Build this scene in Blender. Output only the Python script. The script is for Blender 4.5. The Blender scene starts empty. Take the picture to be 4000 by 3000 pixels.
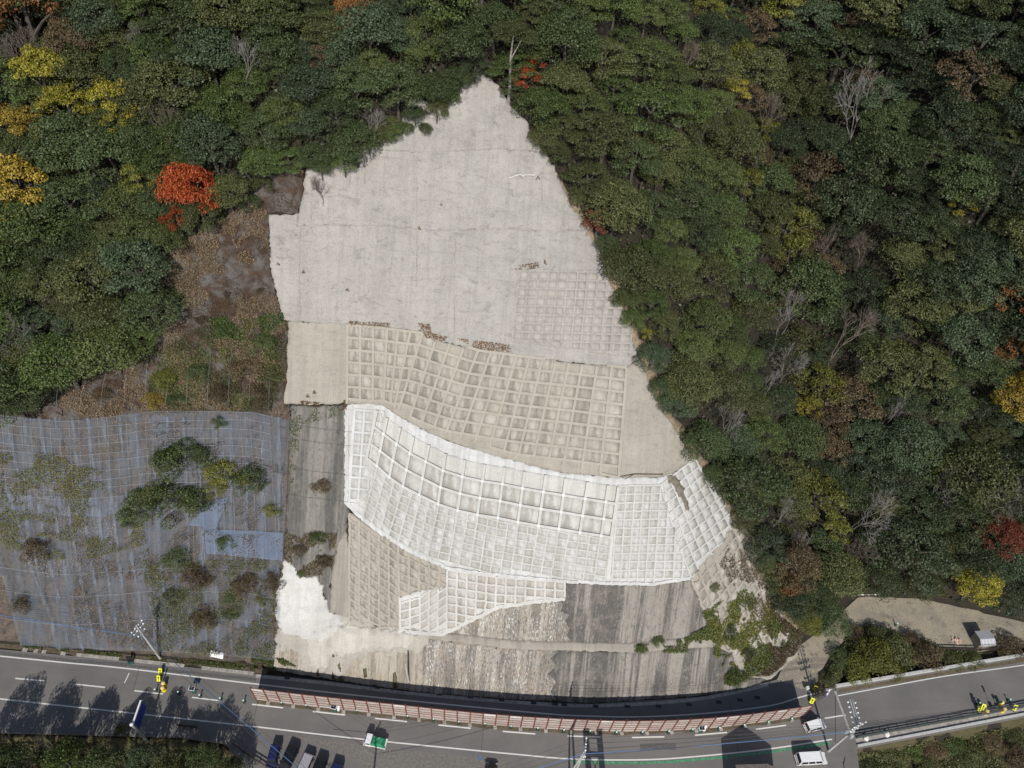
import bpy, math, random
import numpy as np
from mathutils import Vector, Matrix, noise as mnoise
from mathutils.geometry import delaunay_2d_cdt

random.seed(7); RNG = np.random.default_rng(7)
SC = bpy.context.scene; COL = SC.collection
PI = math.pi
R_ = math.radians

# ------------------------------------------------------------------ camera, sky, sun, exposure
F = 2914.0; PIT = R_(47.6); ROLL = math.atan2(220, 2650); CAMH = 122.0
cp, sp = math.cos(PIT), math.sin(PIT); cr, sr = math.cos(ROLL), math.sin(ROLL)
FW = np.array([0, cp, -sp]); R0 = np.array([1., 0, 0]); U0 = np.array([0, sp, cp])
RT = R0*cr + U0*sr; UPV = -R0*sr + U0*cr
cam_d = bpy.data.cameras.new('camera'); cam = bpy.data.objects.new('camera', cam_d); COL.objects.link(cam)
cam_d.sensor_fit = 'HORIZONTAL'; cam_d.angle_x = 2*math.atan(2000/F)
cam_d.clip_start = 1.0; cam_d.clip_end = 2000
cam.matrix_world = Matrix(((RT[0], UPV[0], -FW[0], 0), (RT[1], UPV[1], -FW[1], 0), (RT[2], UPV[2], -FW[2], CAMH), (0, 0, 0, 1)))
SC.camera = cam

SUN_EL = R_(41.0); SUN_AZ = R_(-4.4)          # shadows run north, a little to the west
w = bpy.data.worlds.new('World'); SC.world = w; w.use_nodes = True
nt = w.node_tree; nt.nodes.clear()
sky = nt.nodes.new('ShaderNodeTexSky'); sky.sky_type = 'NISHITA'; sky.sun_disc = False
sky.sun_elevation = SUN_EL; sky.sun_rotation = PI - 0.0768
bg = nt.nodes.new('ShaderNodeBackground'); bg.inputs[1].default_value = 0.085
wo = nt.nodes.new('ShaderNodeOutputWorld')
nt.links.new(sky.outputs[0], bg.inputs[0]); nt.links.new(bg.outputs[0], wo.inputs[0])
sd = bpy.data.lights.new('sun', 'SUN'); sd.energy = 3.95; sd.angle = R_(0.53); sd.color = (1.0, 0.955, 0.88)
sun = bpy.data.objects.new('sun', sd); COL.objects.link(sun)
ldir = Vector((math.sin(SUN_AZ)*math.cos(SUN_EL), math.cos(SUN_AZ)*math.cos(SUN_EL), -math.sin(SUN_EL)))
sun.rotation_euler = ldir.to_track_quat('-Z', 'Y').to_euler(); sun.location = (0, 0, 200)
SC.view_settings.view_transform = 'Standard'; SC.view_settings.look = 'None'
SC.view_settings.exposure = 0.0; SC.view_settings.gamma = 1.0; SC.view_settings.use_curve_mapping = False

# ------------------------------------------------------------------ photo points to world points
def ray(px, py):
    px = np.asarray(px, float); py = np.asarray(py, float)
    return FW + ((px-2000)/F)[..., None]*RT + ((1500-py)/F)[..., None]*UPV
def at_z(px, py, z):
    d = ray(px, py); t = (z-CAMH)/d[..., 2]
    return d[..., 0]*t, d[..., 1]*t
def at(px, py, z=0.0):
    x, y = at_z(px, py, z); return Vector((float(x), float(y), z))
def project(X, Y, Z):
    d = np.stack([X, Y, Z-CAMH], -1); f = d@FW
    return 2000+F*(d@RT)/f, 1500-F*(d@UPV)/f

# ------------------------------------------------------------------ terrain as a height grid
CON = {
0: [(-200,2500),(0,2510),(600,2572),(1040,2612),(1300,2650),(1600,2697),(2000,2730),(2300,2745),(2750,2712),(2900,2690),(3000,2655),(3110,2540),(3250,2440),(3330,2330),(3600,2340),(4000,2420),(4200,2440)],
16: [(-200,2100),(0,2090),(600,2080),(1050,2090),(1350,2110),(1500,2140),(1700,2205),(1850,2240),(2200,2280),(2500,2285),(2680,2255),(2800,2150),(2900,2020),(3000,1830),(3120,1640),(3250,1660),(3500,1800),(4000,1950)],
32: [(-200,1640),(0,1620),(600,1590),(1130,1560),(1360,1560),(1500,1575),(1700,1640),(1900,1695),(2200,1760),(2440,1790),(2600,1760),(2750,1650),(2900,1400),(3050,1080),(3200,1100),(3500,1250),(4000,1450)],
50: [(-200,1030),(0,1010),(600,990),(1050,990),(1500,1020),(2000,1075),(2300,1110),(2500,1050),(2700,870),(2900,600),(3000,500),(3200,570),(3500,750),(4000,950)],
70: [(-200,290),(0,280),(600,270),(1000,280),(1500,300),(1900,320),(2100,310),(2300,240),(2600,50),(2900,-200),(3200,-160),(3500,20),(4000,250)]}
BEN_LO = [(1300,2475),(1640,2487),(2000,2530),(2480,2546),(2760,2515)]
BEN_HI = [(1300,2445),(1650,2455),(2000,2500),(2450,2510),(2740,2480)]
GX0, GX1, GY0, GY1, GS = -150., 150., 10., 250., 0.25
gx = np.arange(GX0, GX1+GS/2, GS); gy = np.arange(GY0, GY1+GS/2, GS)
def line_y(pts, z):
    p = np.array(pts, float); X, Y = at_z(p[:, 0], p[:, 1], z); o = np.argsort(X)
    return np.interp(gx, X[o], Y[o]), X.min(), X.max()
def smooth1(a, n):
    k = np.hanning(n+2)[1:-1]; k /= k.sum(); return np.convolve(np.pad(a, n//2, 'edge'), k, 'valid')[:len(a)]
def sstep(a, b, x):
    t = np.clip((x-a)/(b-a), 0, 1); return t*t*(3-2*t)
cz = []; cy = []
for z in (0, 16, 32, 50, 70):
    cz.append(z); cy.append(smooth1(line_y(CON[z], z)[0], 21 if z < 20 else 41))
lo, la, lb = line_y(BEN_LO, 6.5); hi, ha, hb = line_y(BEN_HI, 7.0)
wgt = sstep(la-2, la+3, gx)*(1-sstep(lb-1, lb+4, gx))
lo = lo*wgt + (1-wgt)*(cy[0]+(cy[1]-cy[0])*6.5/16); hi = hi*wgt + (1-wgt)*(cy[0]+(cy[1]-cy[0])*7.0/16)
cz = [0, 6.5, 7.0]+cz[1:]+[100, 140]; cy = [cy[0], lo, hi]+cy[1:]+[cy[4]+30, cy[4]+78]
for i in range(1, len(cy)): cy[i] = np.maximum(cy[i], cy[i-1]+0.15)
cy = np.array(cy); HG = np.zeros((len(gx), len(gy)))
for i in range(len(gx)): HG[i] = np.interp(gy, cy[:, i], cz)
def blur(a, r):
    n = int(r/GS)*2+1; k = np.hanning(n+2)[1:-1]; k /= k.sum()
    for ax in (0, 1):
        pad = [(0, 0), (0, 0)]; pad[ax] = (n//2, n//2); b = np.pad(a, pad, 'edge')
        out = np.zeros_like(a)
        for j in range(n):
            sl = [slice(None)]*2; sl[ax] = slice(j, j+a.shape[ax]); out += k[j]*b[tuple(sl)]
        a = out
    return a
wz = sstep(17, 27, HG); HG = HG*(1-wz)+blur(HG, 4.0)*wz
XX, YY = np.meshgrid(gx, gy, indexing='ij')
PXg, PYg = project(XX, YY, np.zeros_like(XX))
low = np.zeros_like(HG)
sedge = 2908-(PXg-3330)*0.197
low = np.maximum(low, 7.0*((PXg > 3345) & (PYg > sedge+6)))
low = np.maximum(low, 3.0*((PXg > 3290) & (PYg < 2684-(PXg-3250)*0.166-12) & (PYg > 2640-(PXg-3250)*0.135) & (HG < .5)))
low = np.maximum(low, 3.0*((PXg < 930) & (PYg > 2885+(PXg-0)*0.02)))
HG -= blur(low, 1.5)
rough = np.zeros_like(HG)
def Hs(X, Y):
    X = np.asarray(X, float); Y = np.asarray(Y, float)
    fx = np.clip((X-GX0)/GS, 0, len(gx)-1.001); fy = np.clip((Y-GY0)/GS, 0, len(gy)-1.001)
    i = fx.astype(int); j = fy.astype(int); u = fx-i; v = fy-j
    return HG[i, j]*(1-u)*(1-v)+HG[i+1, j]*u*(1-v)+HG[i, j+1]*(1-u)*v+HG[i+1, j+1]*u*v
def Ns(X, Y, e=0.6):
    dx = (Hs(X+e, Y)-Hs(X-e, Y))/(2*e); dy = (Hs(X, Y+e)-Hs(X, Y-e))/(2*e)
    n = np.stack([-dx, -dy, np.ones_like(dx)], -1); return n/np.linalg.norm(n, axis=-1, keepdims=True)
def unproj(px, py, dz=0.0):
    """points of the terrain (raised by dz) seen at photo pixels"""
    px = np.atleast_1d(np.asarray(px, float)); py = np.atleast_1d(np.asarray(py, float)); d = ray(px, py)
    t0 = np.full(len(px), 60.0); hit = np.zeros(len(px), bool); t1 = np.full(len(px), 300.0)
    t = t0.copy()
    for _ in range(250):
        p = d*t[:, None]; below = (CAMH+p[:, 2]) < Hs(p[:, 0], p[:, 1])+dz
        new = below & ~hit; t1[new] = t[new]; hit |= below
        if hit.all(): break
        t = np.where(hit, t, t+1.0)
    a = t1-1.0; b = t1
    for _ in range(16):
        m = (a+b)/2; p = d*m[:, None]; below = (CAMH+p[:, 2]) < Hs(p[:, 0], p[:, 1])+dz
        b = np.where(below, m, b); a = np.where(below, a, m)
    p = d*b[:, None]; p[:, 2] += CAMH; return p
def ground(px, py, dz=0.0):
    return Vector(unproj(px, py, dz)[0])

# ------------------------------------------------------------------ materials
def new_mat(name):
    m = bpy.data.materials.new(name); m.use_nodes = True; n = m.node_tree.nodes; n.clear()
    out = n.new('ShaderNodeOutputMaterial'); b = n.new('ShaderNodeBsdfPrincipled'); m.node_tree.links.new(b.outputs[0], out.inputs[0])
    return m, m.node_tree, b
def rgba(c): return (c[0], c[1], c[2], 1)
def nd(t, kind, **kw):
    n = t.nodes.new(kind)
    for k, v in kw.items(): setattr(n, k, v)
    return n
def mix(t, fac, a, b, mode='MIX'):
    m = nd(t, 'ShaderNodeMix', data_type='RGBA', blend_type=mode)
    for sock, v in ((m.inputs[0], fac), (m.inputs[6], a), (m.inputs[7], b)):
        if hasattr(v, 'is_linked'): t.links.new(v, sock)
        elif isinstance(v, (int, float)): sock.default_value = v
        else: sock.default_value = rgba(v)
    return m.outputs[2]
def coords(t, scale=(1, 1, 1), kind='Object', rot=(0, 0, 0)):
    tc = nd(t, 'ShaderNodeTexCoord'); mp = nd(t, 'ShaderNodeMapping'); mp.inputs['Scale'].default_value = scale
    mp.inputs['Rotation'].default_value = rot
    t.links.new(tc.outputs[kind], mp.inputs[0]); return mp.outputs[0]
def noise(t, vec, scale, detail=4, rough=.55, dist=0.0):
    n = nd(t, 'ShaderNodeTexNoise'); n.inputs['Scale'].default_value = scale; n.inputs['Detail'].default_value = detail
    n.inputs['Roughness'].default_value = rough; n.inputs['Distortion'].default_value = dist; t.links.new(vec, n.inputs[0]); return n.outputs[0]
def rng(t, v, a, b, lo=0.0, hi=1.0):
    n = nd(t, 'ShaderNodeMapRange', interpolation_type='SMOOTHSTEP'); n.inputs[1].default_value = a; n.inputs[2].default_value = b
    n.inputs[3].default_value = lo; n.inputs[4].default_value = hi; t.links.new(v, n.inputs[0]); return n.outputs[0]
def mul(t, a, b, op='MULTIPLY'):
    n = nd(t, 'ShaderNodeMath', operation=op)
    for s, v in ((n.inputs[0], a), (n.inputs[1], b)):
        if hasattr(v, 'is_linked'): t.links.new(v, s)
        else: s.default_value = v
    return n.outputs[0]
def bump(t, b, h, strength, dist):
    n = nd(t, 'ShaderNodeBump'); n.inputs['Strength'].default_value = strength; n.inputs['Distance'].default_value = dist
    t.links.new(h, n.inputs['Height']); t.links.new(n.outputs[0], b.inputs['Normal'])
def plain(name, c, rough=.6, metal=0.0, var=.12, scale=3.0):
    m, t, b = new_mat(name); n = noise(t, coords(t), scale, 4)
    f = rng(t, n, .3, .7)
    t.links.new(mix(t, f, [x*(1-var) for x in c], [min(1, x*(1+var)) for x in c]), b.inputs['Base Color'])
    b.inputs['Roughness'].default_value = rough; b.inputs['Metallic'].default_value = metal; return m
def concrete(name, base, var, stain, streak=.5, blot=.4, fine=.25, sx=1.4, bs=.5, lines=0.0, white=0.0):
    """base and var blend in broad patches; stain runs down the fall line"""
    m, t, b = new_mat(name); co = coords(t)
    c = mix(t, rng(t, noise(t, co, .16, 5, .6), .35, .65), base, var)
    n2 = noise(t, co, 1.1, 6, .65, .4)
    c = mix(t, mul(t, rng(t, n2, .5, .75), blot), c, stain)
    st = noise(t, coords(t, (sx, .05, .05)), 1.0, 5, .7, .15)
    c = mix(t, mul(t, rng(t, st, .46, .60), streak), c, stain)
    big = noise(t, coords(t, (sx*.33, .03, .03)), 1.0, 4, .65, .1)
    c = mix(t, mul(t, rng(t, big, .48, .62), streak*.6), c, stain)
    if lines:
        st2 = noise(t, coords(t, (sx*3.1, .12, .12)), 1.0, 4, .75)
        brk = noise(t, coords(t, (3, 1.2, 1.2)), 1.0, 5, .7)
        c = mix(t, mul(t, mul(t, rng(t, st2, .46, .58), rng(t, brk, .42, .58)), lines), c, [x*.35 for x in stain])
    if white:
        wn = noise(t, coords(t, (sx*2.3, .18, .18)), 1.0, 5, .75); wb = noise(t, coords(t, (2.2, 2.2, 2.2)), 1.3, 5, .7)
        c = mix(t, mul(t, mul(t, rng(t, wn, .5, .6), rng(t, wb, .5, .62)), white), c, (.72, .70, .66))
    n3 = noise(t, co, 7.0, 4, .7)
    c = mix(t, fine, c, mix(t, rng(t, n3, .3, .7), [x*.62 for x in base], [min(.9, x*1.25) for x in base]))
    hb_ = noise(t, coords(t, (.38, .75, .75)), 1.0, 7, .72, .8)
    c = mix(t, mul(t, rng(t, hb_, .53, .74), blot), c, stain)
    c = mix(t, mul(t, rng(t, hb_, .40, .28), blot*.7), c, [min(.75, x*1.22) for x in base])
    # hairline sub-horizontal lift marks
    lf = noise(t, coords(t, (.25, 1.6, 1.6)), 1.0, 4, .6)
    c = mix(t, mul(t, rng(t, lf, .54, .70), .16), c, [x*.7 for x in stain])
    t.links.new(c, b.inputs['Base Color']); b.inputs['Roughness'].default_value = .9
    bump(t, b, mix(t, .5, n2, n3), bs, .12); return m
M = {}
M['shot'] = concrete('shotcrete_grey', (.405, .384, .360), (.312, .295, .275), (.15, .142, .133), .34, .74, .5, 1.0, 1.0)
M['shot_b'] = concrete('shotcrete_beige', (.385, .356, .308), (.325, .298, .255), (.19, .174, .15), .34, .6, .4, .8)
M['beam_b'] = concrete('beam_beige', (.41, .378, .324), (.365, .335, .285), (.245, .222, .188), .2, .35, .25, 1.5)
M['white'] = concrete('shotcrete_white', (.60, .605, .61), (.52, .52, .518), (.33, .32, .295), .5, .42, .25, 1.2)
M['white_y'] = concrete('shotcrete_cream', (.555, .55, .53), (.49, .483, .455), (.32, .305, .27), .45, .42, .25, 1.2)
M['beam_w'] = concrete('beam_white', (.56, .555, .54), (.50, .49, .47), (.37, .355, .33), .25, .3, .2, 1.5)
M['fresh'] = concrete('fresh_white_shotcrete', (.60, .592, .575), (.50, .49, .47), (.34, .325, .295), .3, .5, .3, .8, 1.0)
M['brown'] = concrete('weathered_brown_concrete', (.405, .372, .322), (.35, .32, .275), (.21, .19, .16), .4, .6, .5, 1.2, .9)
M['wall'] = concrete('streaked_old_wall', (.265, .24, .21), (.17, .155, .14), (.066, .060, .056), 1.0, .35, .45, .9, .5, .85, .15)
M['wall_l'] = concrete('lime_streaked_wall', (.33, .30, .26), (.26, .24, .21), (.11, .10, .09), .75, .35, .45, 1.1, .5, .9, .7)
M['wall_c'] = concrete('cream_limed_wall', (.40, .355, .295), (.34, .30, .25), (.20, .17, .135), .6, .5, .35, .9, .6, .35, .2)
M['chute'] = concrete('wet_sand_shotcrete', (.35, .32, .278), (.30, .275, .24), (.20, .18, .155), .6, .35, .3, 1.5, .4)
def streak_wall(name, dark, light, lo_, hi_, speck=0.0, tint=(.30, .24, .18)):
    """old wall: run-off bands down the face, dark growth between paler washed bands"""
    m, t, b = new_mat(name); co = coords(t)
    n1 = noise(t, coords(t, (.42, .025, .03)), 1.0, 3, .55, .1); n2 = noise(t, coords(t, (1.9, .06, .07)), 1.0, 4, .65, .1); n3 = noise(t, coords(t, (5.5, .22, .25)), 1.0, 4, .7)
    v = mul(t, mul(t, mul(t, n1, .5), mul(t, n2, .32), 'ADD'), mul(t, n3, .18), 'ADD')
    c = mix(t, rng(t, v, lo_, hi_), dark, light)
    c = mix(t, mul(t, rng(t, noise(t, co, .5, 5, .65), .45, .65), .45), c, tint)
    brk = noise(t, coords(t, (2.6, 1.5, 1.5)), 1.0, 6, .75, .3)
    c = mix(t, mul(t, rng(t, brk, .52, .62), .45), c, [x*.55 for x in dark])
    c = mix(t, mul(t, rng(t, brk, .44, .34), .35), c, light)
    if speck:
        w1 = noise(t, coords(t, (4.2, 1.3, 1.3)), 1.4, 4, .8); w2 = noise(t, coords(t, (.9, .12, .12)), 1.0, 3, .6)
        c = mix(t, mul(t, mul(t, rng(t, w1, .53, .60), rng(t, w2, .42, .58)), speck), c, (.62, .61, .58))
        w3 = noise(t, coords(t, (3.7, 1.1, 1.1)), 1.7, 4, .8)
        c = mix(t, mul(t, mul(t, rng(t, w3, .54, .60), rng(t, w2, .60, .45)), speck), c, (.055, .052, .048))
    t.links.new(c, b.inputs['Base Color']); b.inputs['Roughness'].default_value = .92; bump(t, b, mix(t, .5, brk, n3), .5, .1); return m
M['wall'] = streak_wall('streaked_old_wall', (.098, .091, .085), (.275, .252, .225), .465, .565, .2, (.24, .21, .18))
M['dark_sc'] = streak_wall('dark_old_shotcrete', (.092, .089, .084), (.235, .220, .198), .42, .60, .0, (.19, .175, .155))
M['wall_l'] = streak_wall('lime_streaked_wall', (.19, .175, .155), (.34, .31, .27), .46, .53, .95)
M['wall_c'] = streak_wall('cream_limed_wall', (.25, .22, .18), (.40, .365, .31), .44, .52, .25, (.36, .30, .23))
def ground_mat(name, cols, scale=.5, bs=.8):
    m, t, b = new_mat(name); co = coords(t)
    c = mix(t, rng(t, noise(t, co, scale, 6, .65, .5), .38, .62), cols[0], cols[1])
    if len(cols) > 2: c = mix(t, rng(t, noise(t, co, scale*2.7, 6, .7, .3), .5, .68), c, cols[2])
    n = noise(t, co, 9, 4, .7)
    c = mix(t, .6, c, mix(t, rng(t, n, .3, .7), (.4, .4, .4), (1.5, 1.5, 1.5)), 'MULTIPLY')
    t.links.new(c, b.inputs['Base Color']); b.inputs['Roughness'].default_value = .95
    bump(t, b, n, bs, .15); return m
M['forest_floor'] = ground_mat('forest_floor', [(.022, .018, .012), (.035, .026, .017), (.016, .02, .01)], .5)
M['rough'] = ground_mat('mossy_brown_old_shotcrete', [(.125, .115, .11), (.052, .030, .019), (.085, .05, .03)], .3)
M['netground'] = ground_mat('grey_netted_ground', [(.085, .076, .070), (.15, .115, .088), (.05, .034, .025)], .6)
M['tan_earth'] = ground_mat('tan_bare_earth', [(.34, .265, .18), (.25, .19, .125), (.12, .10, .05)], .6)
M['gravel'] = ground_mat('dusty_gravel', [(.36, .315, .24), (.28, .25, .20), (.20, .18, .14)], .22, .6)
M['bank'] = ground_mat('grassy_bank', [(.075, .075, .03), (.11, .085, .045), (.05, .06, .02)], .5)
m, t, b = new_mat('asphalt'); co = coords(t)
c = mix(t, rng(t, noise(t, co, .12, 5, .6), .35, .65), (.128, .122, .118), (.178, .166, .156))
c = mix(t, mul(t, rng(t, noise(t, coords(t, (.08, 1.1, 1)), 1.0, 4, .6), .5, .7), .3), c, (.10, .095, .095))
c = mix(t, mul(t, rng(t, noise(t, co, .9, 6, .7, .5), .52, .70), .35), c, (.20, .185, .165))
c = mix(t, .35, c, mix(t, noise(t, co, 14, 3, .7), (.10, .095, .092), (.215, .205, .198)))
t.links.new(c, b.inputs['Base Color']); b.inputs['Roughness'].default_value = .88; M['asphalt'] = m
m, t, b = new_mat('worn_white_paint'); n = noise(t, coords(t), 3.5, 6, .75)
t.links.new(mix(t, rng(t, n, .60, .72), (.66, .65, .62), (.30, .29, .28)), b.inputs['Base Color']); b.inputs['Roughness'].default_value = .7; M['paint'] = m
M['paint_green'] = plain('green_road_paint', (.075, .24, .135), .75, 0, .35)
M['kerb'] = plain('kerb_concrete', (.34, .32, .29), .9, 0, .25, 1.5)
M['drain'] = plain('drain_grate', (.03, .03, .032), .6)
M['steel'] = plain('galvanised_steel', (.50, .51, .53), .45, .4)
M['pole'] = plain('pole_concrete', (.46, .46, .45), .85)
M['wire'] = plain('black_wire', (.05, .05, .055), .6)
M['bluewire'] = plain('blue_sheathed_cable', (.07, .18, .42), .5)
M['white_ceramic'] = plain('white_porcelain', (.78, .78, .78), .3)
M['rust'] = plain('red_rusted_steel', (.16, .05, .032), .8, 0, .4, 4)
m, t, b = new_mat('mottled_pale_board'); oi = nd(t, 'ShaderNodeObjectInfo'); n = noise(t, coords(t, (.8, .8, 2)), 2.2, 6, .75)
c = mix(t, oi.outputs['Random'], (.37, .315, .285), (.50, .46, .435)); c = mix(t, rng(t, n, .48, .66), c, (.26, .16, .125))
c = mix(t, rng(t, n, .28, .40, 1, 0), c, (.68, .62, .57))
t.links.new(c, b.inputs['Base Color']); b.inputs['Roughness'].default_value = .85; M['board'] = m
M['board_white'] = plain('pale_new_board', (.62, .62, .60), .8, 0, .2)
M['yellow'] = plain('yellow_plastic', (.75, .60, .02), .5)
M['yellow_top'] = plain('faded_yellow_plastic', (.78, .60, .24), .5)
M['sign_yellow'] = plain('fluorescent_yellow_sign', (.72, .74, .02), .5)
M['black'] = plain('black_rubber', (.015, .015, .016), .8)
M['orange'] = plain('orange_plastic', (.70, .26, .03), .5)
M['green'] = plain('green_plastic', (.02, .32, .20), .5)
M['mint'] = plain('mint_reflector', (.50, .80, .70), .4)
M['conegreen'] = plain('dark_green_cone', (.03, .10, .08), .7)
M['blue_sign'] = plain('blue_sign_face', (.014, .03, .26), .4)
M['white_sign'] = plain('white_sign_board', (.80, .80, .79), .5, 0, .05)
M['carwhite'] = plain('white_car_paint', (.78, .79, .80), .25, 0, .03)
M['carnavy'] = plain('navy_car_paint', (.016, .02, .07), .2)
M['carblack'] = plain('black_car_paint', (.012, .012, .016), .2)
M['carsilver'] = plain('silver_car_paint', (.44, .41, .44), .25, .3)
M['glass'] = plain('dark_car_glass', (.015, .018, .025), .12)
M['red'] = plain('red_lamp', (.45, .02, .02), .35)
M['tarp'] = plain('green_tarpaulin', (.022, .23, .11), .55, 0, .3, 2)
M['brownwood'] = plain('dark_brown_rail', (.045, .03, .022), .8)
M['railgreen'] = plain('dark_green_grey_rail', (.085, .10, .095), .6, .2)
M['roofbrown'] = plain('brown_sheet_roof', (.16, .135, .12), .6, 0, .2)
M['shedroof'] = plain('pale_grey_sheet_roof', (.42, .43, .45), .5, .2)
M['shedwall'] = plain('tan_shed_cladding', (.25, .22, .17), .8)
M['cream'] = plain('cream_wall', (.55, .51, .44), .9)
M['pink'] = plain('pinkish_heap', (.60, .42, .34), .9, 0, .3)
M['bag'] = plain('white_plastic_bag', (.72, .72, .68), .5)
M['bark'] = plain('grey_brown_bark', (.09, .078, .066), .95, 0, .35, 5)
M['bark_pale'] = plain('pale_grey_bark', (.27, .25, .23), .9, 0, .3, 5)
M['bare_grey'] = plain('bare_grey_branches', (.20, .187, .175), .9, 0, .3, 2)
M['bare_brown'] = plain('bare_brown_branches', (.15, .118, .10), .9, 0, .3, 2)
M['skin'] = plain('skin', (.55, .36, .27), .6)
M['uniform'] = plain('blue_violet_workwear', (.25, .24, .50), .8)
M['helmet'] = plain('white_helmet', (.85, .85, .86), .3)
M['vest'] = plain('pale_vest', (.55, .55, .62), .7)
M['earthbrown'] = ground_mat('brown_edge_dirt', [(.16, .125, .085), (.11, .085, .055), (.08, .085, .03)], 1.2)
def leaf_mat(name, base, alt, spec=.28):
    m, t, b = new_mat(name); g = nd(t, 'ShaderNodeNewGeometry'); oi = nd(t, 'ShaderNodeObjectInfo')
    c = mix(t, g.outputs['Random Per Island'], base, alt)
    k = mul(t, mul(t, g.outputs['Random Per Island'], 7.31), 1.0, 'FRACT') if False else None
    fr = nd(t, 'ShaderNodeMath', operation='FRACT'); t.links.new(mul(t, g.outputs['Random Per Island'], 17.3), fr.inputs[0])
    lum = mul(t, rng(t, fr.outputs[0], 0, 1, .66, 1.34), rng(t, oi.outputs['Random'], 0, 1, .75, 1.25))
    cx = nd(t, 'ShaderNodeCombineXYZ')
    for i in range(3): t.links.new(lum, cx.inputs[i])
    c = mix(t, 1.0, c, cx.outputs[0], 'MULTIPLY')
    t.links.new(c, b.inputs['Base Color']); b.inputs['Roughness'].default_value = .5; b.inputs['Specular IOR Level'].default_value = spec
    return m
LM = {
 'dark green': leaf_mat('leaf_dark_green', (.044, .064, .025), (.062, .084, .031)),
 'shaded floor green': leaf_mat('leaf_shaded_floor_green', (.028, .036, .016), (.040, .046, .02)),  # undergrowth leaves, darkened in colour to imitate shade between crowns
 'shade-darkened green': leaf_mat('leaf_shade_darkened_green', (.029, .043, .021), (.043, .057, .026)),  # shade of the gully and right hillside put into the leaf colour
 'bluish green': leaf_mat('leaf_bluish_green', (.048, .070, .037), (.064, .088, .045)),
 'mid green': leaf_mat('leaf_mid_green', (.056, .084, .024), (.078, .108, .031)),
 'olive green': leaf_mat('leaf_olive_green', (.066, .076, .028), (.088, .096, .034)),
 'light green': leaf_mat('leaf_light_green', (.070, .090, .030), (.094, .114, .036)),  # a plain leaf tone; on the ridge its paleness stands in for sunlight
 'red': leaf_mat('leaf_red', (.29, .036, .016), (.31, .085, .02)),
 'dark red': leaf_mat('leaf_dark_red', (.13, .032, .022), (.17, .050, .026)),
 'yellow': leaf_mat('leaf_yellow', (.20, .185, .024), (.27, .235, .028)),
 'golden': leaf_mat('leaf_golden', (.235, .16, .024), (.27, .20, .03)),
 'orange': leaf_mat('leaf_orange', (.21, .09, .025), (.17, .085, .032)),
 'rusty': leaf_mat('leaf_rusty', (.10, .066, .038), (.088, .072, .036)),
 'yellow green': leaf_mat('leaf_yellow_green', (.10, .108, .022), (.145, .145, .026)),
 'tan': leaf_mat('leaf_tan', (.23, .165, .10), (.29, .215, .135)),
 'weed': leaf_mat('leaf_weed_green', (.058, .084, .022), (.095, .108, .028)),
 'litter': leaf_mat('leaf_litter', (.15, .09, .05), (.21, .135, .075)),
}

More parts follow.
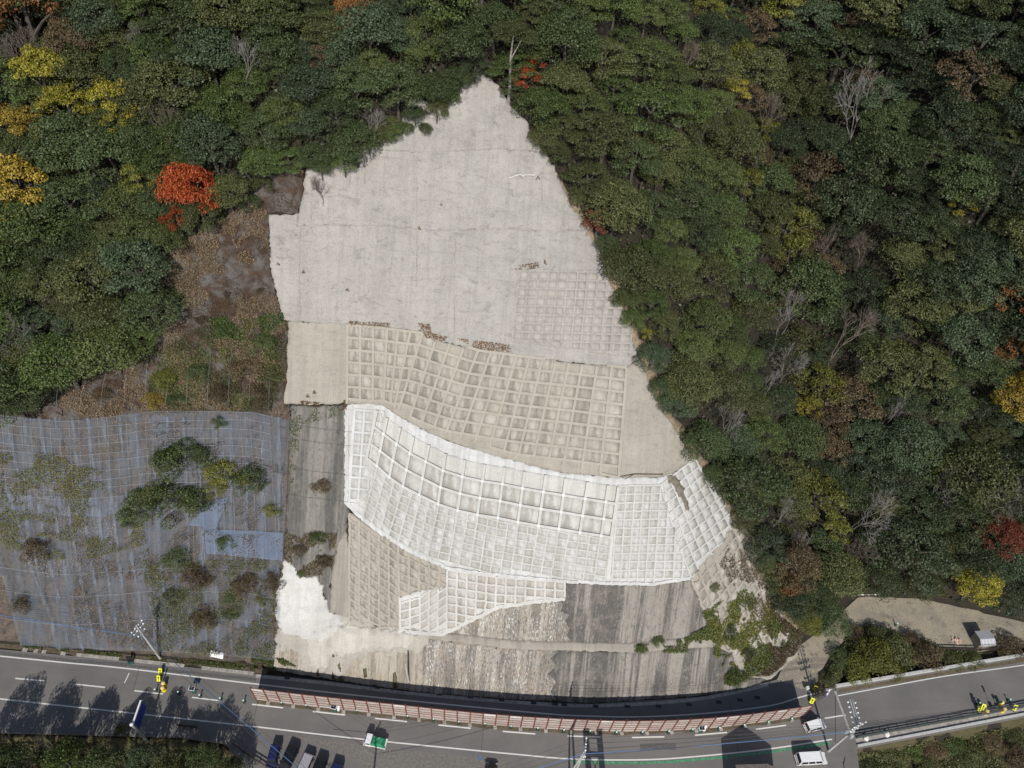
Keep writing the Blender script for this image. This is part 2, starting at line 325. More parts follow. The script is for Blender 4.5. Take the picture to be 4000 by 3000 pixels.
# ------------------------------------------------------------------ object helpers
def tag(o, label=None, cat=None, group=None, kind=None):
    if label: o['label'] = label
    if cat: o['category'] = cat
    if group: o['group'] = group
    if kind: o['kind'] = kind
    return o
def empty(name, loc=(0, 0, 0), rz=0.0):
    o = bpy.data.objects.new(name, None); COL.objects.link(o); o.location = loc; o.rotation_euler = (0, 0, rz); o.empty_display_size = .3; return o
class MB:
    def __init__(s): s.v = []; s.f = []
    def add(s, v, f):
        n = len(s.v); s.v += [tuple(p) for p in v]; s.f += [tuple(i+n for i in q) for q in f]; return s
    def box(s, c, d, rz=0.0, mat=None):
        x, y, z = [k/2 for k in d]; co, si = math.cos(rz), math.sin(rz)
        vs = [(c[0]+a*co-b_*si, c[1]+a*si+b_*co, c[2]+e) for e in (-z, z) for a, b_ in ((-x, -y), (x, -y), (x, y), (-x, y))]
        return s.add(vs, [(3, 2, 1, 0), (4, 5, 6, 7), (0, 1, 5, 4), (1, 2, 6, 5), (2, 3, 7, 6), (3, 0, 4, 7)])
    def bar(s, a, b_, w_, h=None, up=Vector((0, 0, 1))):
        a = Vector(a); b_ = Vector(b_); d = (b_-a).normalized(); h = h or w_
        if abs(d.dot(up)) > .95: up = Vector((0, 1, 0))
        x = d.cross(up).normalized()*w_/2; y = x.cross(d).normalized()*h/2
        return s.add([p+q for p in (a, b_) for q in (-x-y, x-y, x+y, -x+y)], [(0, 1, 2, 3), (7, 6, 5, 4), (0, 4, 5, 1), (1, 5, 6, 2), (2, 6, 7, 3), (3, 7, 4, 0)])
    def tube(s, pts, rad, n=6, cap=True):
        pts = [Vector(p) for p in pts]; rad = rad if hasattr(rad, '__len__') else [rad]*len(pts); vs = []; fs = []
        for i, p in enumerate(pts):
            d = (pts[min(i+1, len(pts)-1)]-pts[max(i-1, 0)]).normalized(); u = Vector((0, 0, 1)) if abs(d.z) < .9 else Vector((1, 0, 0))
            x = d.cross(u).normalized(); y = d.cross(x)
            vs += [p+(x*math.cos(2*PI*k/n)+y*math.sin(2*PI*k/n))*rad[i] for k in range(n)]
        for i in range(len(pts)-1):
            fs += [(i*n+k, i*n+(k+1) % n, (i+1)*n+(k+1) % n, (i+1)*n+k) for k in range(n)]
        if cap: fs += [tuple(range(n-1, -1, -1)), tuple((len(pts)-1)*n+k for k in range(n))]
        return s.add(vs, fs)
    def lathe(s, c, prof, n=12):
        vs = [(c[0]+r*math.cos(2*PI*k/n), c[1]+r*math.sin(2*PI*k/n), c[2]+z) for r, z in prof for k in range(n)]
        fs = [(i*n+k, i*n+(k+1) % n, (i+1)*n+(k+1) % n, (i+1)*n+k) for i in range(len(prof)-1) for k in range(n)]
        fs += [tuple(range(n-1, -1, -1)), tuple((len(prof)-1)*n+k for k in range(n))]
        return s.add(vs, fs)
    def build(s, name, mat, parent=None, smooth=False):
        me = bpy.data.meshes.new(name); me.from_pydata(s.v, [], s.f); me.update()
        if mat: me.materials.append(mat)
        if smooth: me.shade_smooth()
        return link(name, me, parent)
def link(name, me, parent=None):
    o = bpy.data.objects.new(name, me); COL.objects.link(o)
    if parent: o.parent = parent
    return o
def copy_tree(o, parent=None):
    c = o.copy(); COL.objects.link(c)
    if parent: c.parent = parent; c.matrix_parent_inverse = o.matrix_parent_inverse.copy()
    for ch in list(KIDS.get(o.name, [])): copy_tree(ch, c)
    return c
KIDS = {}
def kids_of(root, objs): KIDS[root.name] = objs

# polygons in the photo
def inpoly(px, py, poly):
    px = np.asarray(px, float); py = np.asarray(py, float); c = np.zeros(px.shape, bool); n = len(poly)
    for i in range(n):
        x0, y0 = poly[i]; x1, y1 = poly[(i+1) % n]
        if y0 == y1: continue
        c ^= ((y0 > py) != (y1 > py)) & (px < (x1-x0)*(py-y0)/(y1-y0)+x0)
    return c
def pdist(px, py, poly):
    px = np.asarray(px, float); py = np.asarray(py, float); d = np.full(px.shape, 1e9); n = len(poly)
    for i in range(n):
        a = np.array(poly[i], float); b_ = np.array(poly[(i+1) % n], float); ab = b_-a; L = ab@ab+1e-9
        t_ = np.clip(((px-a[0])*ab[0]+(py-a[1])*ab[1])/L, 0, 1); d = np.minimum(d, np.hypot(px-a[0]-t_*ab[0], py-a[1]-t_*ab[1]))
    return d
def dense(poly, step, closed=True, wob=0.0):
    out = []; n = len(poly)
    for i in range(n if closed else n-1):
        a = np.array(poly[i], float); b_ = np.array(poly[(i+1) % n], float); k = max(1, int(np.hypot(*(b_-a))/step))
        for j in range(k):
            p = a+(b_-a)*j/k
            if wob and j: p = p+RNG.normal(0, wob, 2)
            out.append(tuple(p))
    if not closed: out.append(tuple(poly[-1]))
    return out
def drape(name, poly, mat, off=.2, step=12, parent=None, lump=0.0, lscale=.35, skirt=.7, wob=0.0, z=None, jag=0.0):
    """a sheet over the terrain inside a photo polygon, with a skirt so that it has thickness"""
    bd = dense(poly, step, True, wob or jag)
    xs = [p[0] for p in poly]; ys = [p[1] for p in poly]
    g = np.stack(np.meshgrid(np.arange(min(xs), max(xs), step), np.arange(min(ys), max(ys), step), indexing='ij'), -1).reshape(-1, 2)
    g = g+RNG.uniform(-.2, .2, g.shape)*step
    k = inpoly(g[:, 0], g[:, 1], bd); g = g[k]
    if len(g): g = g[pdist(g[:, 0], g[:, 1], bd) > step*.45]
    allp = [Vector(p) for p in bd]+[Vector(p) for p in g]
    r = delaunay_2d_cdt(allp, [], [list(range(len(bd)))], 1, 1e-4)
    P = np.array([(p[0], p[1]) for p in r[0]]); faces = [list(f) for f in r[2]]
    if z is None:
        W = unproj(P[:, 0], P[:, 1]); Nn = Ns(W[:, 0], W[:, 1])
        o_ = np.full(len(W), off)
        if lump: o_ = o_+np.array([lump*mnoise.fractal(Vector(p)*lscale, 1.0, 2.0, 4) for p in W])
        W = W+Nn*o_[:, None]
    else:
        x, y = at_z(P[:, 0], P[:, 1], z); W = np.stack([x, y, np.full(len(x), z)], -1); Nn = np.tile([0, 0, 1.], (len(x), 1))
    fs = []
    for f in faces:
        n_ = np.cross(W[f[1]]-W[f[0]], W[f[2]]-W[f[0]])
        fs.append(f if n_@Nn[f[0]] > 0 else f[::-1])
    verts = W.tolist()
    if skirt:
        cnt = {}
        for f in fs:
            for a, b_ in zip(f, f[1:]+f[:1]): cnt[(a, b_)] = 1
        low_ = {}
        def lowv(i):
            if i not in low_: low_[i] = len(verts); verts.append((W[i]-Nn[i]*skirt).tolist())
            return low_[i]
        for (a, b_) in list(cnt):
            if (b_, a) not in cnt: fs.append([b_, a, lowv(a), lowv(b_)])
    me = bpy.data.meshes.new(name); me.from_pydata(verts, [], fs); me.update(); me.materials.append(mat)
    if z is None: me.shade_smooth()
    return link(name, me, parent)
def drape_pts(pxs, off):
    a = np.array(pxs, float); W = unproj(a[:, 0], a[:, 1]); Nn = Ns(W[:, 0], W[:, 1]); return W+Nn*off, Nn
def ribbon(name, pxs, wid, top, bot, mat, parent):
    """a rib of concrete along a photo polyline, lying on the slope"""
    W, Nn = drape_pts(pxs, 0.0); mb = MB(); n = len(W); vs = []
    for i in range(n):
        d = W[min(i+1, n-1)]-W[max(i-1, 0)]; d /= np.linalg.norm(d)+1e-9; s_ = np.cross(d, Nn[i]); s_ /= np.linalg.norm(s_)
        for sx_, h in ((-1, bot), (-1, top), (1, top), (1, bot)): vs.append(W[i]+s_*sx_*wid/2*(1.0 if h == top else 1.08)+Nn[i]*h)
    fs = []
    for i in range(n-1):
        for k in range(3): fs.append((i*4+k, i*4+k+1, (i+1)*4+k+1, (i+1)*4+k))
    fs += [(3, 2, 1, 0), tuple((n-1)*4+k for k in range(4))]
    mb.add(vs, fs); o = mb.build(name, mat, parent); return o
def fix_normals(o):
    import bmesh
    b_ = bmesh.new(); b_.from_mesh(o.data); bmesh.ops.recalc_face_normals(b_, faces=b_.faces); b_.to_mesh(o.data); b_.free()

# ------------------------------------------------------------------ the ground
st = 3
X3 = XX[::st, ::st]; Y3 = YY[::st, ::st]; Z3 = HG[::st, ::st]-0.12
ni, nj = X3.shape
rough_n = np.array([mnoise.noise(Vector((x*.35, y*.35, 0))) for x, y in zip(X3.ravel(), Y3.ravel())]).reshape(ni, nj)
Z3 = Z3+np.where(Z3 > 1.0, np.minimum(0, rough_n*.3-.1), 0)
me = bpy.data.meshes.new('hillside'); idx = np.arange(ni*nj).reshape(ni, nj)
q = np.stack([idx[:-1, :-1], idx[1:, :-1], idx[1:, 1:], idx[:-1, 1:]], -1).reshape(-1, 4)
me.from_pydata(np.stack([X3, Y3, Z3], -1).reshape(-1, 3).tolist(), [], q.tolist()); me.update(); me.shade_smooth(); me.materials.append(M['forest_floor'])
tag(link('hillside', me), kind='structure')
# far ground so that nothing ends in view
mb = MB(); mb.add([(-900, -400, -9), (900, -400, -9), (900, 900, -9), (-900, 900, -9)], [(0, 1, 2, 3)])
tag(mb.build('ground', M['bank']), kind='structure')

NET = [(-260,1600),(0,1612),(160,1632),(330,1637),(600,1605),(830,1600),(1000,1605),(1132,1640),(1130,1900),(1112,2190),(1085,2290),(1080,2400),(1092,2490),(1060,2600),(600,2556),(0,2500),(-260,2480)]
ROUGH = [(640,1010),(760,920),(900,840),(980,770),(1060,690),(1190,665),(1168,833),(1048,833),(1058,1060),(1092,1190),(1098,1250),(1123,1258),(1118,1480),(1108,1577),(1130,1590),(1140,1640),(1000,1620),(830,1615),(600,1620),(330,1650),(130,1640),(190,1580),(330,1500),(480,1430),(560,1380),(640,1250),(690,1120)]
tag(drape('netted_earth_slope', NET, M['netground'], .10, 22, lump=.25, lscale=.3), kind='structure')
tag(drape('mossy_slope', ROUGH, M['rough'], .10, 16, lump=.35, lscale=.3, wob=4), kind='structure')
BANKR = [(2180,690),(2300,870),(2360,960),(2420,1080),(2450,1220),(2520,1350),(2570,1480),(2640,1640),(2720,1760),(2790,1850),(2880,2030),(2990,2160),(3060,2300),(3120,2450),(3040,2500),(3005,2290),(2955,2180),(2855,2045),(2690,1790),(2550,1565),(2490,1400),(2390,1160),(2330,975),(2280,900),(2170,690)]
tag(drape('bare_earth_strip', BANKR, M['tan_earth'], .12, 18, lump=.2, wob=5), kind='structure')

# ------------------------------------------------------------------ sprayed concrete and frames
def facing(name, poly, mat, off, step, label, cat='slope facing', lump=.12, wob=1.5, lscale=.35, group=None):
    o = drape(name, poly, mat, off, step, lump=lump, wob=wob, lscale=lscale); tag(o, label, cat, group); return o
UP1 = [(1875,293),(1910,310),(1960,350),(1990,420),(2050,480),(2100,570),(2120,600),(1960,585),(1800,592),(1600,596),(1420,588),(1450,500),(1520,520),(1570,480),(1600,390),(1680,400),(1790,350),(1830,300)]
UP2 = [(1420,584),(1600,592),(1800,588),(1960,581),(2122,596),(2180,690),(2220,790),(2290,900),(2140,905),(1900,895),(1700,902),(1500,885),(1300,880),(1160,885),(1170,833),(1200,660),(1290,640)]
UP3 = [(1052,838),(1168,838),(1160,881),(1300,876),(1500,881),(1700,898),(1900,891),(2140,901),(2292,896),(2340,970),(2365,1060),(2400,1160),(2460,1320),(2502,1400),(2440,1440),(2200,1412),(1900,1372),(1662,1320),(1655,1298),(1480,1276),(1362,1266),(1240,1262),(1098,1250),(1095,1190),(1060,1060)]
UP4 = [(1125,1256),(1362,1262),(1360,1574),(1240,1580),(1108,1575),(1120,1480)]
root = empty('sprayed_concrete_slope', ground(1700, 900)); tag(root, 'large pale grey sprayed concrete facing rising to a point among trees', 'slope facing')
def ksheet(name, poly, mat, off, step, parent, **kw):
    o = drape(name, poly, mat, off, step, **kw); o.parent = parent; o.matrix_parent_inverse = Matrix.Translation(-parent.location); return o
for i, (p, of, lu) in enumerate(((UP1, .36, .75), (UP2, .30, .40), (UP3, .22, .22), (UP4, .18, .10))):
    ksheet('concrete_lift', p, M['shot'] if i < 3 else M['shot_b'], of, 10, root, lump=lu, wob=2.5, lscale=.28)
def rim(path, wid, off, mat, parent, name='sprayed_rim', jit=1.5, bot=.0):
    q = [(x+random.gauss(0, jit), y+random.gauss(0, jit)) for x, y in dense(path, 9, False)]
    o = ribbon(name, q, wid, off, bot, mat, parent); o.matrix_parent_inverse = Matrix.Translation(-parent.location)
M['joint'] = plain('dark_joint_line', (.30, .283, .266), .95)
for p, w_ in (([(1862,340),(1859,470),(1858,590)], .05), ([(1629,612),(1628,760),(1629,1000),(1628,1120)], .05), ([(1790,612),(1792,760),(1794,880)], .05), ([(1781,910),(1777,1100),(1774,1290)], .05), ([(2113,690),(2114,760),(2117,880)], .10), ([(1367,655),(1366,700),(1364,735)], .2), ([(1432,590),(1428,660),(1424,720)], .14), ([(1490,615),(1486,760)], .08), ([(1175,840),(1172,1240)], .07)):
    rim(p, w_, .34, M['joint'], root, 'joint_line', 1.6, .1)
rim([(1985,697),(2020,689),(2085,686)], .22, .62, M['white_y'], root, 'pale_ridge', 2.0, .1)
MIDB = [(1360,1268),(1480,1278),(1655,1300),(1662,1322),(1900,1374),(2200,1414),(2443,1439),(2415,1864),(2200,1846),(1900,1775),(1700,1700),(1560,1625),(1500,1588),(1358,1578)]
FAC = [(2445,1437),(2500,1402),(2560,1560),(2620,1650),(2700,1785),(2625,1848),(2575,1862),(2417,1864)]
WHT = [(1358,1580),(1500,1590),(1560,1627),(1700,1702),(1900,1777),(2200,1848),(2415,1866),(2575,1864),(2625,1850),(2703,1788),(2760,1850),(2865,2045),(2690,2258),(2550,2276),(2200,2266),(2000,2250),(1800,2223),(1740,2210),(1600,2148),(1480,2073),(1352,1965)]
BRN = [(1365,2000),(1470,2074),(1590,2150),(1740,2215),(1745,2290),(1640,2300),(1562,2330),(1560,2455),(1372,2425)]
WLO = [(1750,2218),(2000,2255),(2205,2270),(2207,2330),(1940,2362),(1725,2470),(1562,2458),(1564,2332),(1642,2302),(1748,2292)]
OLD = [(2868,2048),(2905,2095),(2960,2180),(3012,2300),(3062,2420),(3040,2510),(2990,2580),(2885,2640),(2862,2560),(2772,2440),(2742,2360),(2692,2262)]

class Frame:
    """a grid of concrete ribs over a facing: pairs = (top, bottom) photo points of rib columns with counts between"""
    def __init__(s, name, label, poly, pairs, counts, pitch, facemat, beammat, cellmat, off, wv, wh, hb, step=10, cells=True, lump=.08, jit=0.0, group=None, hp=None, k0=0):
        s.root = empty(name, ground(*np.mean(np.array(poly), 0))); tag(s.root, label, 'concrete frame', group)
        inv = Matrix.Translation(-s.root.location)
        ksheet('backing', poly, facemat, off, step, s.root, lump=lump, wob=1.2)
        cols = []
        for i in range(len(pairs)-1):
            for j in range(counts[i]):
                f = j/counts[i]; cols.append([tuple(np.array(pairs[i][k])*(1-f)+np.array(pairs[i+1][k])*f) for k in (0, 1)])
        cols.append([tuple(pairs[-1][0]), tuple(pairs[-1][1])])
        nrow = 0; G = []
        for (a, b_) in cols:
            a = np.array(a, float); b_ = np.array(b_, float); L = np.hypot(*(b_-a)); n = int(L/pitch)+1; nrow = max(nrow, n); G.append((a, b_, L))
        pt = lambda i, k: tuple(G[i][0]+(G[i][1]-G[i][0])*min(1.0, k*pitch/G[i][2]))
        ok = lambda p: bool(inpoly(np.array([p[0]]), np.array([p[1]]), poly)[0]) or float(pdist(np.array([p[0]]), np.array([p[1]]), poly)[0]) < 4
        def runs(pts):
            r = []; cur = []
            for p in pts:
                if ok(p): cur.append(p)
                else:
                    if len(cur) > 1: r.append(cur)
                    cur = []
            if len(cur) > 1: r.append(cur)
            return r
        J = lambda p: (p[0]+random.gauss(0, jit), p[1]+random.gauss(0, jit)) if jit else p
        for i in range(len(cols)):
            for r in runs(dense([G[i][0], G[i][1]], 9, False)):
                if np.hypot(r[0][0]-r[-1][0], r[0][1]-r[-1][1]) > 14:
                    o = ribbon('upright_rib', [J(p) for p in r], wv, off+hb+.02, off-.3, beammat, s.root); o.matrix_parent_inverse = inv
        for k in range(k0, nrow+1):
            path = []
            for i in range(len(cols)):
                if k*pitch <= G[i][2]+pitch*.3: path.append(pt(i, k))
                else: path.append((-9999, -9999))
            seg = []; cur = []
            for p in path+[(-9999, -9999)]:
                if p[0] > -9000: cur.append(p)
                else:
                    if len(cur) > 1: seg.append(cur)
                    cur = []
            for sg in seg:
                for r in runs(dense(sg, 9, False)):
                    if len(r) > 2:
                        o = ribbon('cross_rib', [J(p) for p in r], wh, off+hb, off-.3, beammat, s.root); o.matrix_parent_inverse = inv
        s.cells = []
        for i in range(len(cols)-1):
            for k in range(k0, nrow):
                if (k+1)*pitch > min(G[i][2], G[i+1][2])+pitch*.25: continue
                c4 = [np.array(pt(i, k)), np.array(pt(i+1, k)), np.array(pt(i+1, k+1)), np.array(pt(i, k+1))]
                cc = sum(c4)/4
                if not ok(cc) or not inpoly(np.array([cc[0]]), np.array([cc[1]]), poly)[0] or sum(ok(c) for c in c4) < 3: continue
                s.cells.append((c4, cc))
                if cells and cellmat:
                    sh = .985; q4 = [cc+(c-cc)*sh for c in c4]
                    pts = [q4[0]*(1-a)*(1-b_)+q4[1]*a*(1-b_)+q4[2]*a*b_+q4[3]*(1-a)*b_ for b_ in (0, .5, 1) for a in (0, .5, 1)]
                    W, Nn = drape_pts(pts, off)
                    t_ = min(hb*.3, .07)*RNG.uniform(.3, 1); hh = np.array([.02, .03, .02, t_*.8, t_*1.6, t_*.8, .0, t_*.5, .0])+RNG.normal(0, .01, 9)+lump*.3+.03
                    W = W+Nn*hh[:, None]; W2 = W-Nn*.4
                    vs = W.tolist()+[W2[z_].tolist() for z_ in (0, 1, 2, 5, 8, 7, 6, 3)]
                    fs = [(0, 3, 4, 1), (1, 4, 5, 2), (3, 6, 7, 4), (4, 7, 8, 5)]
                    ring = [0, 1, 2, 5, 8, 7, 6, 3]
                    fs += [(ring[a], ring[(a+1) % 8], 9+(a+1) % 8, 9+a) for a in range(8)]
                    o = MB().add(vs, fs).build('infill_panel', cellmat, s.root, True); o.matrix_parent_inverse = inv

def cell_mat(name, base, var, stain, amount):
    m, t, b = new_mat(name); oi = nd(t, 'ShaderNodeObjectInfo'); co = coords(t)
    c = mix(t, oi.outputs['Random'], base, var)
    n2 = noise(t, co, 1.6, 6, .7, .4); c = mix(t, mul(t, rng(t, n2, .48, .7), .45), c, stain)
    tc = nd(t, 'ShaderNodeTexCoord'); sx_ = nd(t, 'ShaderNodeSeparateXYZ'); t.links.new(tc.outputs['Generated'], sx_.inputs[0])
    off = mul(t, mul(t, oi.outputs['Random'], .34), .33, 'ADD'); d = nd(t, 'ShaderNodeMath', operation='ABSOLUTE')
    xx = mul(t, sx_.outputs[0], mul(t, mul(t, noise(t, co, 2.5, 4, .6), .5, 'SUBTRACT'), .35), 'ADD')
    t.links.new(mul(t, xx, off, 'SUBTRACT'), d.inputs[0])
    wid = rng(t, sx_.outputs[2], 0, 1, .34, .12)
    s1 = rng(t, mul(t, d.outputs[0], wid, 'DIVIDE'), .3, 1.0, 1, 0)
    fr = nd(t, 'ShaderNodeMath', operation='FRACT'); t.links.new(mul(t, oi.outputs['Random'], 13.7), fr.inputs[0])
    s1 = mul(t, mul(t, s1, rng(t, fr.outputs[0], .05, .55)), amount)
    c = mix(t, s1, c, stain)
    sk = noise(t, coords(t, (.75, .045, .05)), 1.0, 5, .7, .15); c = mix(t, mul(t, rng(t, sk, .50, .64), .55), c, stain)
    c = mix(t, mul(t, rng(t, noise(t, co, 5, 4, .7), .55, .7), .4), c, [min(.85, x*1.3) for x in base])
    t.links.new(c, b.inputs['Base Color']); b.inputs['Roughness'].default_value = .9; bump(t, b, n2, .5, .1); return m
C_B = cell_mat('stained_infill', (.39, .36, .312), (.44, .412, .365), (.185, .168, .142), .66)
C_A = cell_mat('grey_infill', (.365, .342, .312), (.41, .386, .356), (.24, .225, .21), .35)
C_W = cell_mat('pale_infill', (.545, .55, .55), (.43, .425, .40), (.29, .275, .24), .42)
C_L = cell_mat('large_pale_infill', (.545, .54, .52), (.49, .485, .46), (.27, .25, .215), .6)
C_F = cell_mat('limed_infill', (.50, .485, .465), (.41, .385, .35), (.27, .235, .195), .3)
C_N = cell_mat('brown_infill', (.38, .347, .30), (.42, .387, .34), (.19, .17, .143), .6)

facing('sprayed_concrete_facet', FAC, M['shot_b'], .24, 10, 'smooth beige sprayed concrete wedge between the beige frame and the trees', lump=.14)
Frame('concrete_frame', 'fine grey concrete grid at the upper right edge of the slope', [(2030,1055),(2362,1068),(2420,1200),(2492,1402),(2000,1335)],
      [((2030,1058),(2000,1333)), ((2520,1072),(2490,1400))], [13], 34, M['shot'], M['shot'], C_A, .34, .27, .27, .15)
Frame('concrete_frame', 'broad beige concrete grid of square cells across mid slope', MIDB,
      [((1360,1268),(1358,1575)), ((1460,1276),(1460,1568)), ((1515,1282),(1503,1562)), ((1558,1288),(1530,1575)), ((1655,1300),(1560,1605)), ((1870,1368),(1745,1690)), ((2070,1395),(1970,1760)), ((2274,1415),(2200,1815)), ((2442,1437),(2414,1862))],
      [2, 1, 1, 2, 4, 4, 4, 3], 48, M['shot_b'], M['beam_b'], C_B, .26, .40, .40, .24)
fr_white = empty('sprayed_concrete_slope', ground(1900, 2000)); tag(fr_white, 'bright white sprayed concrete band below the beige grid, turning the corner', 'slope facing')
ksheet('sprayed_backing', WHT, M['white'], .22, 10, fr_white, lump=.12, wob=2)
BIGT = [((1478,1600),(1437,1787)), ((1518,1630),(1477,1817)), ((1569,1668),(1526,1862)), ((1621,1704),(1579,1899)), ((1681,1736),(1643,1934)), ((1745,1770),(1716,1966)), ((1820,1794),(1791,1995)), ((1897,1811),(1867,2012)), ((1974,1822),(1945,2030)), ((2052,1838),(2023,2043)), ((2133,1852),(2103,2056)), ((2210,1864),(2181,2070)), ((2295,1878),(2262,2082)), ((2373,1890),(2345,2094)), ((2412,1897),(2383,2100))]
Frame('concrete_frame', 'bold white concrete grid of large cells with anchor plates', [p[0] for p in BIGT]+[p[1] for p in BIGT[::-1]],
      BIGT, [1]*14, 66, M['white_y'], M['beam_w'], C_L, .28, .40, .38, .50, k0=1)
Frame('concrete_frame', 'narrow white column of small cells beside the dark strip', [(1385,1596),(1500,1608),(1470,1830),(1400,2005),(1362,1970)],
      [((1388,1598),(1366,1965)), ((1503,1608),(1470,1990))], [3], 44, M['white'], M['white'], C_W, .30, .34, .34, .16)
Frame('concrete_frame', 'curving white band of small cells under the large grid', [(1437,1790),(1477,1820),(1579,1901),(1716,1970),(1945,2030),(2345,2096),(2383,2104),(2360,2275),(2200,2262),(2000,2246),(1800,2219),(1700,2190),(1600,2143),(1480,2068),(1385,1985)],
      [((1437,1790),(1372,1960)), ((1477,1822),(1420,2020)), ((1579,1903),(1520,2090)), ((1716,1972),(1670,2180)), ((1945,2034),(1915,2238)), ((2181,2074),(2150,2256)), ((2383,2104),(2360,2273))], [1, 3, 4, 6, 6, 5], 29, M['white'], M['white_y'], C_W, .29, .24, .22, .11, jit=.8)
Frame('concrete_frame', 'white grid of tall cells left of the slope corner', [(2412,1895),(2575,1893),(2600,1990),(2690,2252),(2550,2272),(2388,2276)],
      [((2412,1895),(2387,2276)), ((2575,1893),(2550,2273)), ((2640,1893),(2625,2270)), ((2720,1893),(2690,2262))], [5, 2, 2], 33, M['white'], M['beam_w'], C_W, .30, .26, .24, .13, jit=.7)
Frame('concrete_frame', 'white diamond grid on the corner face near the forest', [(2580,1893),(2625,1852),(2703,1792),(2758,1852),(2862,2045),(2800,2130),(2692,2252),(2604,1990)],
      [((2560,1905),(2700,2270)), ((2730,1770),(2905,2100))], [7], 37, M['white'], M['beam_w'], C_W, .31, .26, .26, .15, jit=.9)
Frame('concrete_frame', 'weathered brown grid of sagging cells above the old wall', BRN,
      [((1368,1995),(1368,2425)), ((1560,2130),(1560,2455)), ((1760,2220),(1760,2470))], [5, 5], 34, M['brown'], M['brown'], C_N, .22, .36, .32, .17, lump=.06, jit=1.3)
Frame('concrete_frame', 'limewashed white grid patch over the old wall', WLO,
      [((1566,2320),(1564,2460)), ((1642,2297),(1642,2465)), ((1750,2222),(1745,2470)), ((1940,2250),(1935,2375)), ((2205,2268),(2205,2335))], [2, 3, 5, 7], 33, M['fresh'], M['fresh'], C_F, .28, .34, .30, .20, jit=.8)
Frame('concrete_frame', 'overgrown brown diamond grid at the right end of the old wall', OLD,
      [((2690,2250),(2860,2640)), ((2880,2030),(3075,2480))], [7], 38, M['brown'], M['brown'], C_N, .22, .42, .40, .20, lump=.25, jit=2.0)
facing('ramp_side_wall', [(3062,2422),(3128,2482),(3112,2562),(3012,2652),(2995,2656),(2888,2640),(3040,2512)], M['brown'], .2, 12, 'weathered brown wall end beside the concrete ramp', 'retaining wall', lump=.2)
# anchor plates at the crossings of the large grid
inv = Matrix.Translation(-fr_white.location)
for i in range(1, 14):
    a = np.array(BIGT[i][0], float); b_ = np.array(BIGT[i][1], float); L = np.hypot(*(b_-a))
    for k in (1, 2, 3):
        p = a+(b_-a)*min(1, k*66/L); W, Nn = drape_pts([tuple(p)], .74)
        z_ = Nn[0]; x_ = np.cross([0, 0, 1.], z_); x_ /= np.linalg.norm(x_); y_ = np.cross(z_, x_); q = []
        for e in (-.1, .1):
            q += [W[0]+x_*sx_*.14+y_*sy_*.14+z_*e for sx_, sy_ in ((-1, -1), (1, -1), (1, 1), (-1, 1))]
        o = MB().add(q, [(3, 2, 1, 0), (4, 5, 6, 7), (0, 1, 5, 4), (1, 2, 6, 5), (2, 3, 7, 6), (3, 0, 4, 7)]).build('anchor_plate', M['white_ceramic'], fr_white); o.matrix_parent_inverse = inv

rim([(1362,1586),(1440,1580),(1505,1592),(1560,1632),(1640,1680),(1760,1732),(1900,1776),(2050,1815)], .5, .42, M['white'], fr_white)
rim([(1356,1590),(1356,1780),(1354,1960),(1400,2008),(1480,2072),(1600,2148),(1740,2212)], .6, .40, M['white'], fr_white)
rim([(1740,2214),(1900,2238),(2200,2266),(2400,2274),(2550,2276),(2690,2256)], .5, .48, M['white'], fr_white)
facing('mud_patch', [(2600,1858),(2622,1856),(2650,1872),(2652,1890),(2668,1905),(2662,1925),(2680,1960),(2684,1992),(2672,1990),(2655,1945),(2640,1925),(2625,1895),(2604,1878)], plain('brown_mud', (.17, .15, .12), .9, 0, .3, 2), .50, 6, 'brown mud patch on the white corner grid', 'mud', lump=.05, wob=2)
# old wall under the frames
wall = empty('retaining_wall', at(2200, 2720)); tag(wall, 'tall old concrete wall with dark vertical streaks beside the road', 'retaining wall')
W_UPR = [(2235,2508),(2215,2480),(2228,2450),(2205,2425),(2222,2400),(2190,2385),(2200,2360),(2185,2339),(2210,2334),(2210,2277),(2550,2284),(2690,2266),(2740,2360),(2770,2440),(2742,2484),(2450,2513)]
W_UPL = [(1640,2470),(1725,2474),(1942,2368),(2240,2334),(2262,2507),(2000,2501),(1650,2462)]
W_BEN = [(1330,2440),(1650,2460),(2000,2500),(2450,2512),(2745,2484),(2770,2444),(2862,2560),(2800,2525),(2480,2548),(2000,2533),(1640,2492),(1330,2475)]
W_LOL = [(1620,2492),(2000,2534),(2230,2543),(2230,2740),(2000,2732),(1600,2700)]
W_LOR = [(2180,2740),(2150,2700),(2172,2660),(2140,2630),(2176,2600),(2150,2570),(2185,2542),(2480,2550),(2800,2527),(2862,2562),(2885,2640),(3000,2652),(2900,2692),(2750,2716),(2300,2748)]
W_LOC = [(1095,2470),(1200,2485),(1330,2475),(1640,2491),(1625,2530),(1655,2560),(1630,2600),(1665,2640),(1640,2703),(1300,2654),(1042,2612)]
for nm, p, m_, of in (('upper_tier', W_UPR, 'wall', .17), ('upper_tier', W_UPL, 'wall_l', .13), ('berm', W_BEN, 'chute', .24), ('lower_tier', W_LOL, 'wall_l', .10), ('lower_tier', W_LOR, 'wall', .14), ('lower_tier', W_LOC, 'wall_c', .15)):
    ksheet(nm, p, M[m_], of, 11, wall, lump=.06, wob=1.5)
M['wet'] = plain('wet_dark_concrete', (.055, .042, .026), .35, 0, .4, 3)
M['wet_green'] = plain('green_wet_concrete', (.085, .075, .035), .5, 0, .4, 3)
